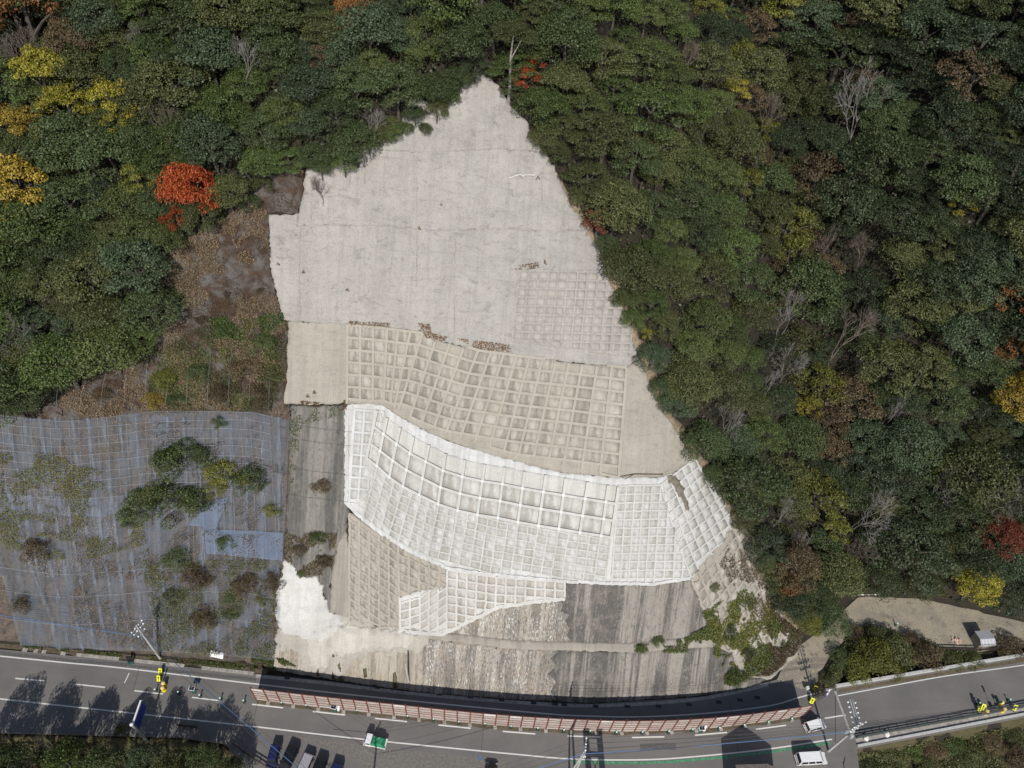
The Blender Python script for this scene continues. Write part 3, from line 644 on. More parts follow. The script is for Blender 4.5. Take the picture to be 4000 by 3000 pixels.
for k_, (p, m_) in enumerate((([(1301,2555),(1308,2545),(1312,2570),(1316,2620),(1320,2655),(1298,2652),(1300,2600)], 'wet'), ([(1317,2556),(1324,2556),(1330,2590),(1338,2640),(1345,2660),(1322,2657),(1320,2600)], 'wet_green'), ([(1536,2628),(1545,2622),(1550,2640),(1552,2688),(1536,2686)], 'wet_green'), ([(1420,2610),(1432,2606),(1436,2640),(1424,2644)], 'wet_green'), ([(1238,2600),(1246,2596),(1248,2640),(1240,2645)], 'wet'))):
    ksheet('water_stain', p, M[m_], .26, 6, wall, lump=.06, skirt=.05, wob=1)
M['spill'] = concrete('cream_spill', (.53, .505, .455), (.45, .415, .36), (.31, .275, .225), .5, .5, .35, 1.2, .8)
M['halo'] = concrete('overspray_grey', (.44, .415, .37), (.37, .34, .295), (.25, .22, .185), .5, .5, .4, 1.0, .8)
BLOB = [(1112,2185),(1140,2190),(1155,2215),(1180,2258),(1240,2250),(1262,2310),(1290,2390),(1325,2400),(1340,2440),(1300,2480),(1250,2505),(1200,2500),(1165,2478),(1100,2470),(1078,2400),(1085,2300),(1100,2240)]
facing('overspray_patch', [(1085,2455),(1180,2470),(1290,2395),(1345,2400),(1440,2432),(1690,2472),(1660,2520),(1640,2545),(1480,2545),(1380,2575),(1350,2640),(1290,2650),(1270,2600),(1250,2632),(1190,2628),(1175,2560),(1140,2530),(1100,2545),(1075,2500)], M['halo'], .28, 8, 'pale grey overspray fading out round the white patch', lump=.2, wob=6, lscale=.8)
facing('white_shotcrete_patch', BLOB, M['fresh'], .38, 7, 'fresh white sprayed patch at the left foot of the slope', lump=.30, wob=5, lscale=.8)
SPILL = [(1200,2470),(1300,2440),(1420,2445),(1640,2478),(1600,2520),(1420,2530),(1340,2570),(1310,2540),(1270,2610),(1215,2600),(1205,2540)]
rim([(1556,2464),(1640,2472),(1725,2478),(1800,2440),(1945,2368),(2080,2348),(2207,2334)], .6, .4, M['fresh'], wall)
facing('white_shotcrete_patch', SPILL, M['spill'], .36, 7, 'cream spill of sprayed concrete below the white patch', lump=.25, wob=6, lscale=.8)
facing('old_concrete_chute', [(1352,2070),(1372,2180),(1374,2428),(1335,2400),(1290,2385),(1296,2250),(1320,2130)], M['chute'], .30, 10, 'grey sandy concrete chute left of the brown grid', lump=.3)
facing('dark_concrete_strip', [(1132,1590),(1356,1583),(1350,1968),(1366,2000),(1352,2070),(1318,2130),(1294,2250),(1288,2385),(1240,2250),(1180,2258),(1114,2188),(1130,1900)], M['dark_sc'], .20, 12, 'dark stained old concrete strip between the net and the frames', lump=.3, wob=3)

# leaf heaps caught on the ledges, weeds: real leaves in one mesh each
def leaves(name, poly, n, size, mat, h=.15, thr=-.2, nscale=.35, seed=1, off=.25, label=None):
    rg = np.random.default_rng(seed); xs = [p[0] for p in poly]; ys = [p[1] for p in poly]
    P = np.stack([rg.uniform(min(xs), max(xs), n*3), rg.uniform(min(ys), max(ys), n*3)], -1); P = P[inpoly(P[:, 0], P[:, 1], poly)][:n]
    W = unproj(P[:, 0], P[:, 1]); k = np.array([mnoise.fractal(Vector(p)*nscale+Vector((seed*7.1, 0, 0)), 1, 2, 4) for p in W])
    kk = k > thr; W = W[kk]; k = k[kk]; Nn = Ns(W[:, 0], W[:, 1]); n = len(W)
    W = W+Nn*(off+rg.uniform(0, 1, n)*h*(.3+np.clip(k-thr, 0, 1)))[:, None]
    return quads(name, W, Nn, size, mat, rg, .8)
def quad_arrays(W, Nn, size, rg, jit):
    n = len(W); nn = Nn+rg.normal(0, jit, (n, 3)); nn /= np.linalg.norm(nn, axis=1, keepdims=True)
    a = np.cross(nn, rg.normal(0, 1, (n, 3))); a /= np.linalg.norm(a, axis=1, keepdims=True)+1e-9; b_ = np.cross(nn, a)
    s1 = size*rg.uniform(.6, 1.3, n)[:, None]/2; s2 = s1*rg.uniform(.5, .95, n)[:, None]
    return np.stack([W-a*s1, W-b_*s2, W+a*s1, W+b_*s2], 1).reshape(-1, 3)
def quads_mesh(name, V, mat):
    n = len(V)//4; me = bpy.data.meshes.new(name); me.vertices.add(n*4); me.vertices.foreach_set('co', V.astype(np.float32).ravel())
    me.loops.add(n*4); me.loops.foreach_set('vertex_index', np.arange(n*4, dtype=np.int32)); me.polygons.add(n)
    me.polygons.foreach_set('loop_start', np.arange(0, n*4, 4, dtype=np.int32)); me.polygons.foreach_set('loop_total', np.full(n, 4, dtype=np.int32))
    me.update(calc_edges=True)
    if mat: me.materials.append(mat)
    return me
def quads(name, W, Nn, size, mat, rg, jit):
    o = link(name, quads_mesh(name, quad_arrays(W, Nn, size, rg, jit), mat)); tag(o, kind='stuff'); return o
leaves('leaf_litter', [(1365,1252),(1560,1262),(1680,1262),(1690,1300),(1760,1318),(1990,1345),(2000,1375),(1900,1368),(1665,1318),(1655,1298),(1365,1270)], 2600, .22, LM['litter'], .2, -.15, .25, 3, .4)
leaves('leaf_litter', [(2015,1040),(2130,1020),(2140,1040),(2060,1056),(2010,1056)], 300, .2, LM['litter'], .15, -.2, .4, 4, .4)
for i, (x, y) in enumerate(((1641, 893), (2100, 697), (1726, 800), (1190, 1060), (1090, 1030), (1230, 1530), (1205, 1545), (1360, 1130))):
    leaves('leaf_litter', [(x-9, y+6), (x-2, y-9), (x+8, y+7)], 50, .13, LM['litter'], .1, -1, .4, 5+i, .45)
leaves('leaf_litter', [(1120,1560),(1240,1570),(1355,1560),(1355,1600),(1230,1590),(1120,1600)], 1300, .25, LM['litter'], .25, -.1, .3, 15, .4)
leaves('dry_vines', ROUGH, 70000, .15, LM['tan'], .8, -.02, .2, 21, .25)
leaves('dry_vines', ROUGH, 30000, .15, LM['rusty'], .7, -.02, .2, 36, .3)
leaves('dry_vines', [(0,1800),(420,1800),(480,2150),(300,2250),(0,2250)], 9000, .24, LM['tan'], .4, .1, .2, 22, .3)
leaves('green_undergrowth', [(560,1400),(860,1230),(1130,1250),(1110,1600),(600,1610)], 26000, .17, LM['olive green'], 1.0, -.02, .25, 23, .3)
leaves('green_undergrowth', [(560,1400),(860,1230),(1130,1250),(1110,1600),(600,1610)], 16000, .17, LM['weed'], 1.1, .1, .25, 37, .3)
leaves('green_undergrowth', [(820,1240),(1110,1220),(1120,1330),(840,1370)], 4200, .32, LM['mid green'], 1.1, .05, .3, 24, .3)
leaves('weeds', [(0,1760),(200,1760),(560,1880),(580,2120),(330,2180),(0,2160)], 15000, .2, LM['yellow green'], .5, -.02, .25, 25, 1.0)
leaves('weeds', [(560,2180),(1100,2180),(1080,2560),(640,2540)], 15000, .2, LM['olive green'], .5, -.05, .28, 26, 1.0)
leaves('weeds', [(600,1640),(1120,1660),(1110,2150),(600,2080)], 7000, .2, LM['rusty'], .4, .05, .25, 27, .9)
leaves('weeds', [(0,1640),(600,1640),(600,2050),(0,2100)], 16000, .13, LM['tan'], .3, .02, .22, 33, .85)
leaves('weeds', [(300,2080),(1080,2080),(1080,2560),(300,2500)], 14000, .2, LM['rusty'], .4, .0, .22, 34, .9)
leaves('weeds', [(0,2150),(1000,2150),(1000,2530),(0,2500)], 2200, .13, LM['tan'], .2, -.2, .5, 35, .9)
leaves('vines', [(2640,2500),(2760,2440),(2780,2360),(2900,2300),(2990,2330),(3040,2450),(3000,2600),(2860,2680),(2790,2660),(2830,2560),(2700,2545),(2480,2545),(2490,2515),(2640,2525)], 24000, .22, LM['weed'], .6, -.06, .3, 28, .35)
leaves('vines', [(2740,2380),(2990,2300),(3040,2450),(2980,2600),(2800,2600)], 14000, .22, LM['yellow green'], .5, -.05, .25, 29, .4)
leaves('vines', [(2880,2060),(2990,2170),(3060,2400),(2960,2420),(2860,2300),(2800,2200)], 9000, .2, LM['rusty'], .3, -.02, .25, 30, .4)
leaves('vines', [(3000,2380),(3060,2420),(3130,2480),(3100,2560),(3000,2640),(2900,2640),(2980,2540)], 9000, .22, LM['rusty'], .5, -.1, .3, 61, .4)
leaves('vines', [(2960,2420),(3060,2420),(3120,2490),(3000,2600),(2940,2600)], 5000, .22, LM['weed'], .5, .05, .3, 62, .4)
leaves('vines', [(1115,2080),(1320,2080),(1300,2240),(1190,2250),(1112,2180)], 5000, .2, LM['rusty'], .4, -.02, .3, 31, .35)
leaves('vines', [(1135,1590),(1350,1580),(1330,1620),(1180,1660),(1150,1900),(1132,1900)], 1800, .18, LM['olive green'], .4, -.05, .5, 32, .35)

# ------------------------------------------------------------------ net over the left slope
m, t, b = new_mat('blue_grey_net'); co = coords(t)
tr = nd(t, 'ShaderNodeBsdfTransparent'); mx = nd(t, 'ShaderNodeMixShader')
b.inputs['Base Color'].default_value = (.165, .20, .255, 1); b.inputs['Roughness'].default_value = .7
n = noise(t, coords(t, (.5, .08, .08)), 1.2, 5, .65, .4)
t.links.new(rng(t, n, .3, .72, .12, .46), mx.inputs[0]); t.links.new(tr.outputs[0], mx.inputs[1]); t.links.new(b.outputs[0], mx.inputs[2])
t.links.new(mx.outputs[0], [x for x in t.nodes if x.type == 'OUTPUT_MATERIAL'][0].inputs[0]); M['net'] = m
m, t, b = new_mat('blue_net_fold'); tr = nd(t, 'ShaderNodeBsdfTransparent'); mx = nd(t, 'ShaderNodeMixShader')
b.inputs['Base Color'].default_value = (.21, .26, .345, 1); mx.inputs[0].default_value = .5
n = noise(t, coords(t, (1.5, .3, .3)), 1.0, 5, .7); t.links.new(rng(t, n, .38, .68, .02, .42), mx.inputs[0])
t.links.new(tr.outputs[0], mx.inputs[1]); t.links.new(b.outputs[0], mx.inputs[2]); t.links.new(mx.outputs[0], [x for x in t.nodes if x.type == 'OUTPUT_MATERIAL'][0].inputs[0]); M['netfold'] = m
m, t, b = new_mat('bright_blue_net'); tr = nd(t, 'ShaderNodeBsdfTransparent'); mx = nd(t, 'ShaderNodeMixShader')
b.inputs['Base Color'].default_value = (.17, .24, .39, 1); mx.inputs[0].default_value = .36
t.links.new(tr.outputs[0], mx.inputs[1]); t.links.new(b.outputs[0], mx.inputs[2]); t.links.new(mx.outputs[0], [x for x in t.nodes if x.type == 'OUTPUT_MATERIAL'][0].inputs[0]); M['netblue'] = m
M['rope'] = plain('pale_net_rope', (.30, .32, .37), .7)
net = empty('rockfall_net', at(500, 2560)); tag(net, 'blue grey rockfall net draped over the bank left of the concrete', 'net')
NETP = [(-260,1590),(0,1614),(160,1630),(330,1640),(600,1605),(830,1602),(1000,1606),(1135,1640),(1125,1900),(1112,2180),(1075,2260),(1070,2400),(1078,2570),(800,2545),(600,2535),(300,2525),(90,2515),(20,2240),(-260,2240)]
ninv = Matrix.Translation(-net.location)
def npart(o): o.parent = net; o.matrix_parent_inverse = ninv; return o
npart(drape('net_sheet', NETP, M['net'], .75, 18, lump=.25, lscale=.4, skirt=0))
npart(drape('net_overlap', [(745,2045),(810,1960),(900,1935),(850,2060),(880,2062),(1000,2068),(1113,2075),(1110,2185),(900,2160),(815,2155),(805,2050)], M['netblue'], .95, 18, lump=.15, skirt=0))
npart(drape('net_overlap', [(-200,1915),(30,1920),(360,1935),(500,1930),(505,1985),(420,2010),(200,2000),(-200,1990)], M['netfold'], .95, 18, lump=.15, skirt=0))
def strip(path, wid, off, mat, name):
    W, Nn = drape_pts(dense(path, 16, False), off); vs = []; n_ = len(W)
    for i in range(n_):
        d = W[min(i+1, n_-1)]-W[max(i-1, 0)]; s_ = np.cross(d, Nn[i]); s_ /= np.linalg.norm(s_)
        k = wid*(.5+.5*abs(mnoise.noise(Vector((i*.25, path[0][0]*.1, 0)))))*random.uniform(.8, 1.2); sh = s_*.25*mnoise.noise(Vector((i*.2, path[0][0], 3)))
        vs += [W[i]-s_*k/2+sh, W[i]+Nn[i]*.12+sh, W[i]+s_*k/2+sh]
    fs = [(i*3+a, i*3+a+1, i*3+a+4, i*3+a+3) for i in range(n_-1) for a in (0, 1)]
    return npart(MB().add(vs, fs).build(name, mat, None, True))
folds = [[(-40,1700),(60,1960),(130,2200),(215,2420),(250,2530)]]
for x in range(40, 1120, 62):
    lean = max(0, 1-x/900)
    folds.append([(x, 1625), (x+25*lean, 1760), (x+60*lean, 1930), (x+105*lean, 2150), (x+175*lean, 2400), (x+210*lean, 2530)])
for f in folds: strip(f, .85, .86, M['netfold'], 'net_fold')
def rope(path, r=.028, off=.95, name='net_rope', z=None, step=30, mat='rope', sag=0.0):
    W, Nn = drape_pts(dense(path, step, False), off); return npart(MB().tube(W.tolist(), r, 4).build(name, M[mat]))
tops = [(-100,1606),(0,1614),(80,1624),(165,1632),(245,1638),(335,1634),(415,1626),(505,1618),(585,1607),(665,1604),(745,1602),(825,1602),(905,1602),(985,1605),(1060,1620),(1135,1640)]
for dy in range(0, 330, 34):
    rope([(x, y+dy+3*math.sin(x*.008+dy)) for x, y in tops if x < 1130], .02)
for dy in (600, 690, 800):
    rope([(x, y+dy*(.98)+x*.03) for x, y in tops if x < 1090], .019)
for x in range(20, 1130, 37): rope([(x, 1625), (x+10, 1780), (x+18, 1930)], .015)
for x in range(760, 1110, 40): rope([(x, 1930), (x+4, 2050), (x+8, 2180)], .022)
# posts that hold the net's top edge away from the ground, with tie wires up the slope
for i, (x, y) in enumerate(tops[1:]):
    b_ = ground(x+4, y-16); tpt = b_+Vector((0, -.9, 1.9))
    npart(MB().tube([b_-Vector((0, 0, .3)), tpt], .07, 6).build('net_post', M['brownwood']))
    up = ground(x+3*(i % 3-1), y-(150+40*(i % 4)), .4)
    npart(MB().tube([tpt, (tpt+up)/2+Vector((0, 0, .5)), up], .014, 4).build('tie_wire', M['rope']))
for y0 in (1660, 1715, 1830, 1935):   # side ropes pinned to the frames on the right
    npart(MB().tube([ground(1125, y0, 1.0), (ground(1125, y0, .6)+ground(1390, y0+30, .6))/2, ground(1390, y0+30, .5)], .022, 4).build('side_rope', M['wire']))
KIDS.clear()

# ------------------------------------------------------------------ roads
ROAD = [(-500,2470),(0,2536),(500,2582),(1000,2632),(1300,2662),(1600,2702),(2000,2735),(2300,2750),(2750,2720),(3000,2665),(3075,2640),(3130,2690),(3262,2686),(3262,2900),(3345,2905),(3400,3400),(500,3500),(920,2960),(880,2905),(700,2880),(0,2862),(-500,2835)]
road = drape('road', ROAD, M['asphalt'], z=.02, step=60, skirt=.3); tag(road, kind='structure')
def smoothline(pts, step=25):
    p = np.array(pts, float); tt = np.arange(len(p)); n_ = int(np.sum(np.hypot(*np.diff(p, axis=0).T))/step)+2; s_ = np.linspace(0, len(p)-1, n_); out = []
    for u in s_:
        i = min(int(u), len(p)-2); f = u-i; p0 = p[max(i-1, 0)]; p1 = p[i]; p2 = p[i+1]; p3 = p[min(i+2, len(p)-1)]
        out.append(.5*((2*p1)+(-p0+p2)*f+(2*p0-5*p1+4*p2-p3)*f*f+(-p0+3*p1-3*p2+p3)*f**3))
    return np.array(out)
def painted(name, pts, wid, mat, z, parent, side=0.0, sm=True, th=.006):
    q = smoothline(pts) if sm else np.array(pts, float); x, y = at_z(q[:, 0], q[:, 1], z); W = np.stack([x, y], -1); n_ = len(W); vs = []
    for i in range(n_):
        d = W[min(i+1, n_-1)]-W[max(i-1, 0)]; d /= np.linalg.norm(d); s_ = np.array([-d[1], d[0]])
        for k in (-.5, .5):
            p = W[i]+s_*(wid*k+side); vs.append((p[0], p[1], z+th))
    o = MB().add(vs, [(i*2+1, i*2, i*2+2, i*2+3) for i in range(n_-1)]).build(name, mat, parent); fixup(o); return o
def fixup(o):
    me = o.data
    if len(me.polygons) and me.polygons[0].normal.z < 0: me.flip_normals()
NLINE = [(-300,2534),(0,2563),(250,2588),(500,2612),(1000,2672),(1450,2722),(2100,2785),(2300,2797),(2500,2800),(2750,2787),(3000,2758),(3130,2722),(3250,2692)]
SLINE = [(-300,2696),(0,2730),(500,2784),(1000,2839),(1420,2888),(2000,2945),(2240,2965),(2500,2968),(2700,2957),(3000,2926),(3250,2888)]
painted('edge_line', NLINE, .2, M['paint'], .02, road); painted('edge_line', SLINE, .2, M['paint'], .02, road)
painted('green_edge_band', [(2230,2976),(2500,2980),(2700,2969),(3000,2938),(3240,2902)], .36, M['paint_green'], .02, road)
for a, b_ in (((60,2650),(175,2660)),((295,2673),(410,2685)),((525,2698),(637,2711)),((750,2724),(865,2738)),((984,2751),(1106,2765)),((1222,2779),(1348,2793)),((1465,2806),(1590,2819)),((1713,2832),(1839,2845)),((1964,2857),(2091,2867)),((2217,2875),(2345,2879)),((2469,2881),(2595,2878)),((2715,2872),(2840,2861)),((2953,2849),(3070,2833))):
    painted('lane_dash', [a, b_], .2, M['paint'], .02, road, sm=False)
painted('stop_mark', [(505,2629),(486,2668)], .15, M['paint'], .02, road, sm=False)
painted('hydrant_mark', [(1870,2961),(1881,2961)], .4, M['bluewire'], .02, road, sm=False)
M['asphalt_old'] = plain('older_asphalt_patch', (.105, .10, .097), .9, 0, .25, 4); M['asphalt_new'] = plain('browner_asphalt_patch', (.165, .152, .138), .9, 0, .2, 3)
for p, m_ in (([(0,2545),(500,2592),(495,2606),(0,2558)], 'asphalt_old'), ([(505,2596),(1000,2648),(1000,2662),(503,2606)], 'asphalt_old'), ([(1120,2875),(1420,2908),(1700,2940),(1980,2965),(1960,3060),(1500,3060),(1380,2960)], 'asphalt_new'), ([(2100,2812),(2180,2820),(2176,2838),(2096,2830)], 'asphalt_old'), ([(2500,2905),(2640,2902),(2642,2930),(2500,2934)], 'asphalt_old')):
    o = drape('asphalt_patch', p, M[m_], z=.024, step=40, skirt=0, wob=1.5); o.parent = road
for a, b_ in (((545,2596),(518,2700)), ((1020,2655),(985,2838)), ((1890,2750),(1880,2935)), ((2850,2735),(2885,2935)), ((1480,2865),(1300,2848)), ((1230,2870),(1420,2893))):
    painted('road_joint', [a, ((a[0]+b_[0])/2+3, (a[1]+b_[1])/2), b_], .05, M['drain'], .027, road, sm=False)
tag(drape('roadside_dirt', [(1003,2736),(1400,2780),(2000,2840),(2400,2858),(2800,2843),(3130,2800),(3128,2810),(2800,2856),(2400,2872),(2000,2854),(1400,2792),(1000,2746)], M['earthbrown'], z=.03, step=30, skirt=.02, wob=2), kind='structure')
tag(drape('roadside_dirt', [(0,2500),(600,2556),(1060,2600),(1040,2632),(600,2586),(0,2530)], M['earthbrown'], z=.05, step=30, skirt=.1, wob=3), kind='structure')
# kerb stones along the net foot
ks = smoothline([(90,2538),(300,2558),(630,2592),(1010,2634)], 24)
for i in range(len(ks)-1):
    if i % 9 in (2, 3) or random.random() < .2 and i < 12: continue
    a = at(*ks[i], .0); b_ = at(*(ks[i]*.04+ks[i+1]*.96), .0)
    o = MB().bar(a+Vector((0, 0, .09)), b_+Vector((0, 0, .09)), .5, .16).build('kerb_stone', M['kerb'], road)
painted('gutter', [(1000,2640),(1300,2672),(1600,2708),(2000,2742),(2300,2757),(2700,2734),(3000,2676)], .5, M['kerb'], .02, road)
for x, y in ((1122,2648),(1475,2685),(1716,2711),(1837,2722),(1959,2734),(2084,2745),(2168,2750),(2203,2753),(2327,2759),(2450,2760),(2572,2759),(2691,2753),(2808,2743),(2890,2735),(2957,2725)):
    p = at(x, y, 0); MB().box(p+Vector((0, 0, .045)), (.9, .5, .02)).build('drain_grate', M['drain'], road)
# gravel track
tag(drape('gravel_track', [(3035,2655),(3095,2560),(3130,2488),(3200,2480),(3290,2390),(3350,2335),(3480,2332),(3620,2345),(3800,2375),(4000,2430),(4400,2470),(4400,2560),(4000,2520),(3830,2545),(3700,2540),(3500,2470),(3380,2440),(3300,2500),(3220,2600),(3180,2690),(3130,2692)], M['gravel'], z=.035, step=40, skirt=.2, wob=5), kind='structure')
tag(drape('scrub_bank', [(3180,2695),(3220,2600),(3300,2500),(3380,2440),(3500,2470),(3700,2540),(3830,2547),(4400,2555),(4500,2462),(4000,2550),(3600,2616),(3262,2674)], M['bank'], .12, 18, lump=.3, wob=3), kind='structure')
tag(drape('river_bank', [(3335,2925),(4400,2720),(4400,3300),(3300,3300),(3300,2960)], M['bank'], .15, 24, lump=.6, wob=3), kind='structure')
tag(drape('roadside_verge', [(-300,2850),(0,2872),(700,2888),(880,2915),(940,2965),(860,3300),(-300,3300)], M['bank'], .15, 24, lump=.3, wob=3), kind='structure')

# bridge
bridge = empty('road_bridge', at(3650, 2750)); tag(bridge, 'road bridge with a pale parapet and dark railing over the gully', 'bridge')
binv = Matrix.Translation(-bridge.location)
def bpart(o): o.parent = bridge; o.matrix_parent_inverse = binv; return o
NPAR = [(3258,2684),(3600,2627),(4000,2560),(4500,2478)]
bpart(drape('deck', [(3264,2686),(3600,2630),(4000,2564),(4500,2482),(4500,2700),(4000,2797),(3600,2873),(3347,2921),(3264,2921)], M['asphalt'], z=.024, step=60, skirt=1.2))
bpart(painted('edge_line', [(3272,2718),(3450,2685),(3700,2640),(4000,2598),(4500,2520)], .16, M['paint'], .026, None))
bpart(painted('lane_dash', [(3222,2806),(3303,2793)], .2, M['paint'], .022, None, sm=False))
bpart(painted('gutter_dirt', [(3275,2699),(3600,2645),(4000,2578),(4500,2496)], .55, M['earthbrown'], .024, None))
bpart(painted('joint', [(3262,2700),(3330,2885)], .35, M['kerb'], .026, None, sm=False))
def kerbrun(name, pts, w_, h, mat, z0=.0):
    q = smoothline(pts, 60)
    for i in range(len(q)-1):
        a = at(*q[i], 0); b_ = at(*(q[i]*.015+q[i+1]*.985), 0)
        bpart(MB().bar(a+Vector((0, 0, z0+h/2)), b_+Vector((0, 0, z0+h/2)), w_, h).build(name, mat))
kerbrun('parapet_block', NPAR, .38, .7, M['pole'])
kerbrun('outer_kerb', [(3348,2915),(3600,2867),(4000,2790),(4500,2694)], .32, .35, M['pole'])
rl = smoothline([(3345,2884),(3600,2838),(4000,2764),(4500,2670)], 48)
RW = [at(*p, 0) for p in rl]
for i, p in enumerate(RW): bpart(MB().box(p+Vector((0, 0, .5)), (.12, .12, 1.0)).build('railing_post', M['railgreen']))
for i in range(len(RW)-1):
    for z_, w_ in ((.98, .14), (.62, .10), (.3, .10)):
        bpart(MB().bar(RW[i]+Vector((0, 0, z_)), RW[i+1]+Vector((0, 0, z_)), w_, w_).build('railing_bar', M['railgreen']))
bpart(painted('walkway', [(3345,2898),(3600,2851),(4000,2776),(4500,2681)], .9, M['kerb'], .03, None))

# ------------------------------------------------------------------ the temporary barrier
bar_ = empty('rockfall_barrier', at(2100, 2850)); tag(bar_, 'long rust red post and board barrier standing along the road', 'barrier')
vinv = Matrix.Translation(-bar_.location)
def vpart(o): o.parent = bar_; o.matrix_parent_inverse = vinv; return o
bl = smoothline([(1003,2733),(1199,2757),(1396,2778),(1593,2799),(1791,2820),(1996,2838),(2201,2850),(2405,2857),(2609,2854),(2806,2841),(2996,2818),(3132,2797)], 4)
BW = np.array([[*at_z(p[0], p[1], 0)] for p in bl]); sl_ = np.concatenate([[0], np.cumsum(np.hypot(*np.diff(BW, axis=0).T))])
npost = int(round(sl_[-1]/2.0)); ss = np.linspace(0, sl_[-1], npost+1)
PP = [Vector((np.interp(s_, sl_, BW[:, 0]), np.interp(s_, sl_, BW[:, 1]), 0)) for s_ in ss]
BH = 5.1
for i, p in enumerate(PP):
    d = (PP[min(i+1, npost)]-PP[max(i-1, 0)]).normalized(); rz = math.atan2(d.y, d.x)
    mb = MB(); nrm = Vector((d.y, -d.x, 0))
    mb.box(p+nrm*.11+Vector((0, 0, BH/2)), (.20, .05, BH), rz); mb.box(p-nrm*.11+Vector((0, 0, BH/2)), (.20, .05, BH), rz); mb.box(p+Vector((0, 0, BH/2-.02)), (.05, .17, BH-.04), rz)
    vpart(mb.build('post', M['rust']))
    if i % 2: vpart(MB().box(p+nrm*.35+Vector((0, 0, .12)), (.55, .5, .24), rz+.2).build('base_block', M['kerb']))
for i in range(npost):
    a, b_ = PP[i], PP[i+1]; d = (b_-a).normalized(); nrm = Vector((d.y, -d.x, 0)); a2 = a+d*.06; b2 = b_-d*.06
    for k in range(5):
        zz = .15+k*.98
        q = MB().bar(a2+nrm*.02+Vector((0, 0, zz+.45)), b2+nrm*.02+Vector((0, 0, zz+.45)), .07, .88)
        vpart(q.build('board', M['board_white'] if (k == 4 and random.random() < .25) else M['board']))
        vpart(MB().bar(a2+nrm*.06+Vector((0, 0, zz+.95)), b2+nrm*.06+Vector((0, 0, zz+.95)), .09, .07).build('rail', M['rust']))

# ------------------------------------------------------------------ poles and wires
def pole_at(top_px, h, rad=.17):
    t_ = at(*top_px, h); return Vector((t_.x, t_.y, 0)), h
def crossarm(root, c, ang, L, n, name='crossarm'):
    d = Vector((math.cos(ang), math.sin(ang), 0)); o = MB().bar(c-d*L/2, c+d*L/2, .12, .12).build(name, M['steel'], root); pts = []
    for i in range(n):
        p = c+d*(L*(i/(n-1)-.5)*.94); ins = MB().lathe(p+Vector((0, 0, .06)), [(.05, 0), (.13, .06), (.06, .12), (.12, .18), (.04, .26)], 7).build('insulator', M['white_ceramic'], o); pts.append(p+Vector((0, 0, .3)))
    return pts
def utility_pole(base, h, ang, label, transformers=0, strut=None, arms=((.4, 2.2, 4), (1.3, 2.0, 4), (2.6, 1.4, 3)), north_arm=0):
    r = empty('utility_pole', base); tag(r, label, 'utility pole', 'concrete utility poles'); pts = []
    MB().tube([(0, 0, -.5), (0, 0, h)], [.19, .12], 10).build('shaft', M['pole'], r)
    for dz, L, n in arms: pts += [base+p for p in crossarm(r, Vector((0, 0, h-dz)), ang, L, n)]
    for k in range(transformers):
        a = k*2.2+.5; MB().lathe((.48*math.cos(a), .48*math.sin(a), h-4.4), [(.05, 0), (.27, .02), (.27, .8), (.20, .9), (.04, .95)], 10).build('transformer', M['steel'], r)
    if strut: MB().tube([Vector(strut), Vector((0, 0, h-2.2))], [.15, .10], 8).build('strut', M['pole'], r)
    if north_arm:
        o = MB().bar((0, .2, h-1.2), (-.25, .2+north_arm, h-1.0), .16, .16).bar((.35, .2, h-1.2), (.1, .2+north_arm, h-1.0), .12, .12).build('bracket_arm', M['steel'], r)
        for i in range(5):
            for sx_ in (-1, 1): MB().lathe((sx_*.55-.1, .5+north_arm*i/5, h-1.05), [(.05, 0), (.14, .08), (.06, .16), (.12, .22), (.03, .3)], 6).build('insulator', M['white_ceramic'], o)
    return pts, r
bL = ground(628, 2575); bL.z -= .1
PL, _ = utility_pole(bL, 12.6, R_(70), 'pale concrete utility pole at the kerb below the blue net')
bC, hC = pole_at((2288, 2918), 12.5)
PC, _ = utility_pole(bC, hC, R_(85), 'utility pole with a leaning strut standing before the barrier, at the lower frame edge', strut=(-.9, -.5, 0), arms=((.2, 2.6, 4), (1.2, 1.6, 3), (2.3, 1.4, 2)))
bR = at(3236, 2934, 0)
PR, _ = utility_pole(bR, 12.6, R_(25), 'utility pole with transformers and long bracket arm at the bridge end', transformers=3, north_arm=3.6)
tip = at(1478, 2838, 0); bO = tip-Vector((math.sin(SUN_AZ), math.cos(SUN_AZ), 0))*(13/math.tan(SUN_EL)); bO.z = 0
PO, _ = utility_pole(bO, 13, R_(80), 'utility pole whose shadow crosses the green covered truck', arms=((.3, 1.8, 4), (2.2, 1.2, 2)))
ORD = ('first', 'second', 'third', 'fourth', 'fifth', 'sixth', 'seventh', 'eighth')
def wire(a, b_, sag, r, mat, label=None, cat='wire', group='overhead wires', name='overhead_wire'):
    a = Vector(a); b_ = Vector(b_); n_ = 14
    o = MB().tube([a.lerp(b_, i/n_)-Vector((0, 0, sag*4*(i/n_)*(1-i/n_))) for i in range(n_+1)], r, 4).build(name, M[mat]); tag(o, label, cat, group); return o
offL = Vector((bL.x-52, bL.y+4, 0)); offR = Vector((bR.x+60, bR.y+12, 0))
for i, p in enumerate(PL[:7]): wire(p, offL+Vector((0, (p-bL).y, p.z+.5)), .9, .022, 'wire', f'{ORD[i]} dark wire running left from the pole below the net')
wire(bL+Vector((0, -.2, 9.2)), offL+Vector((0, -.3, 9.5)), .8, .035, 'bluewire', 'blue cable running left in front of the grey net', 'cable', name='overhead_cable')
for i in range(3): wire(PL[i], PO[i], 1.1, .02, 'wire', f'{ORD[i]} dark wire between the net pole and the truck pole')
wire(bL+Vector((0, 0, 9.2)), bO+Vector((0, 0, 9.6)), .8, .04, 'bluewire', 'blue cable crossing the road above the parked dark cars', 'cable', name='overhead_cable')
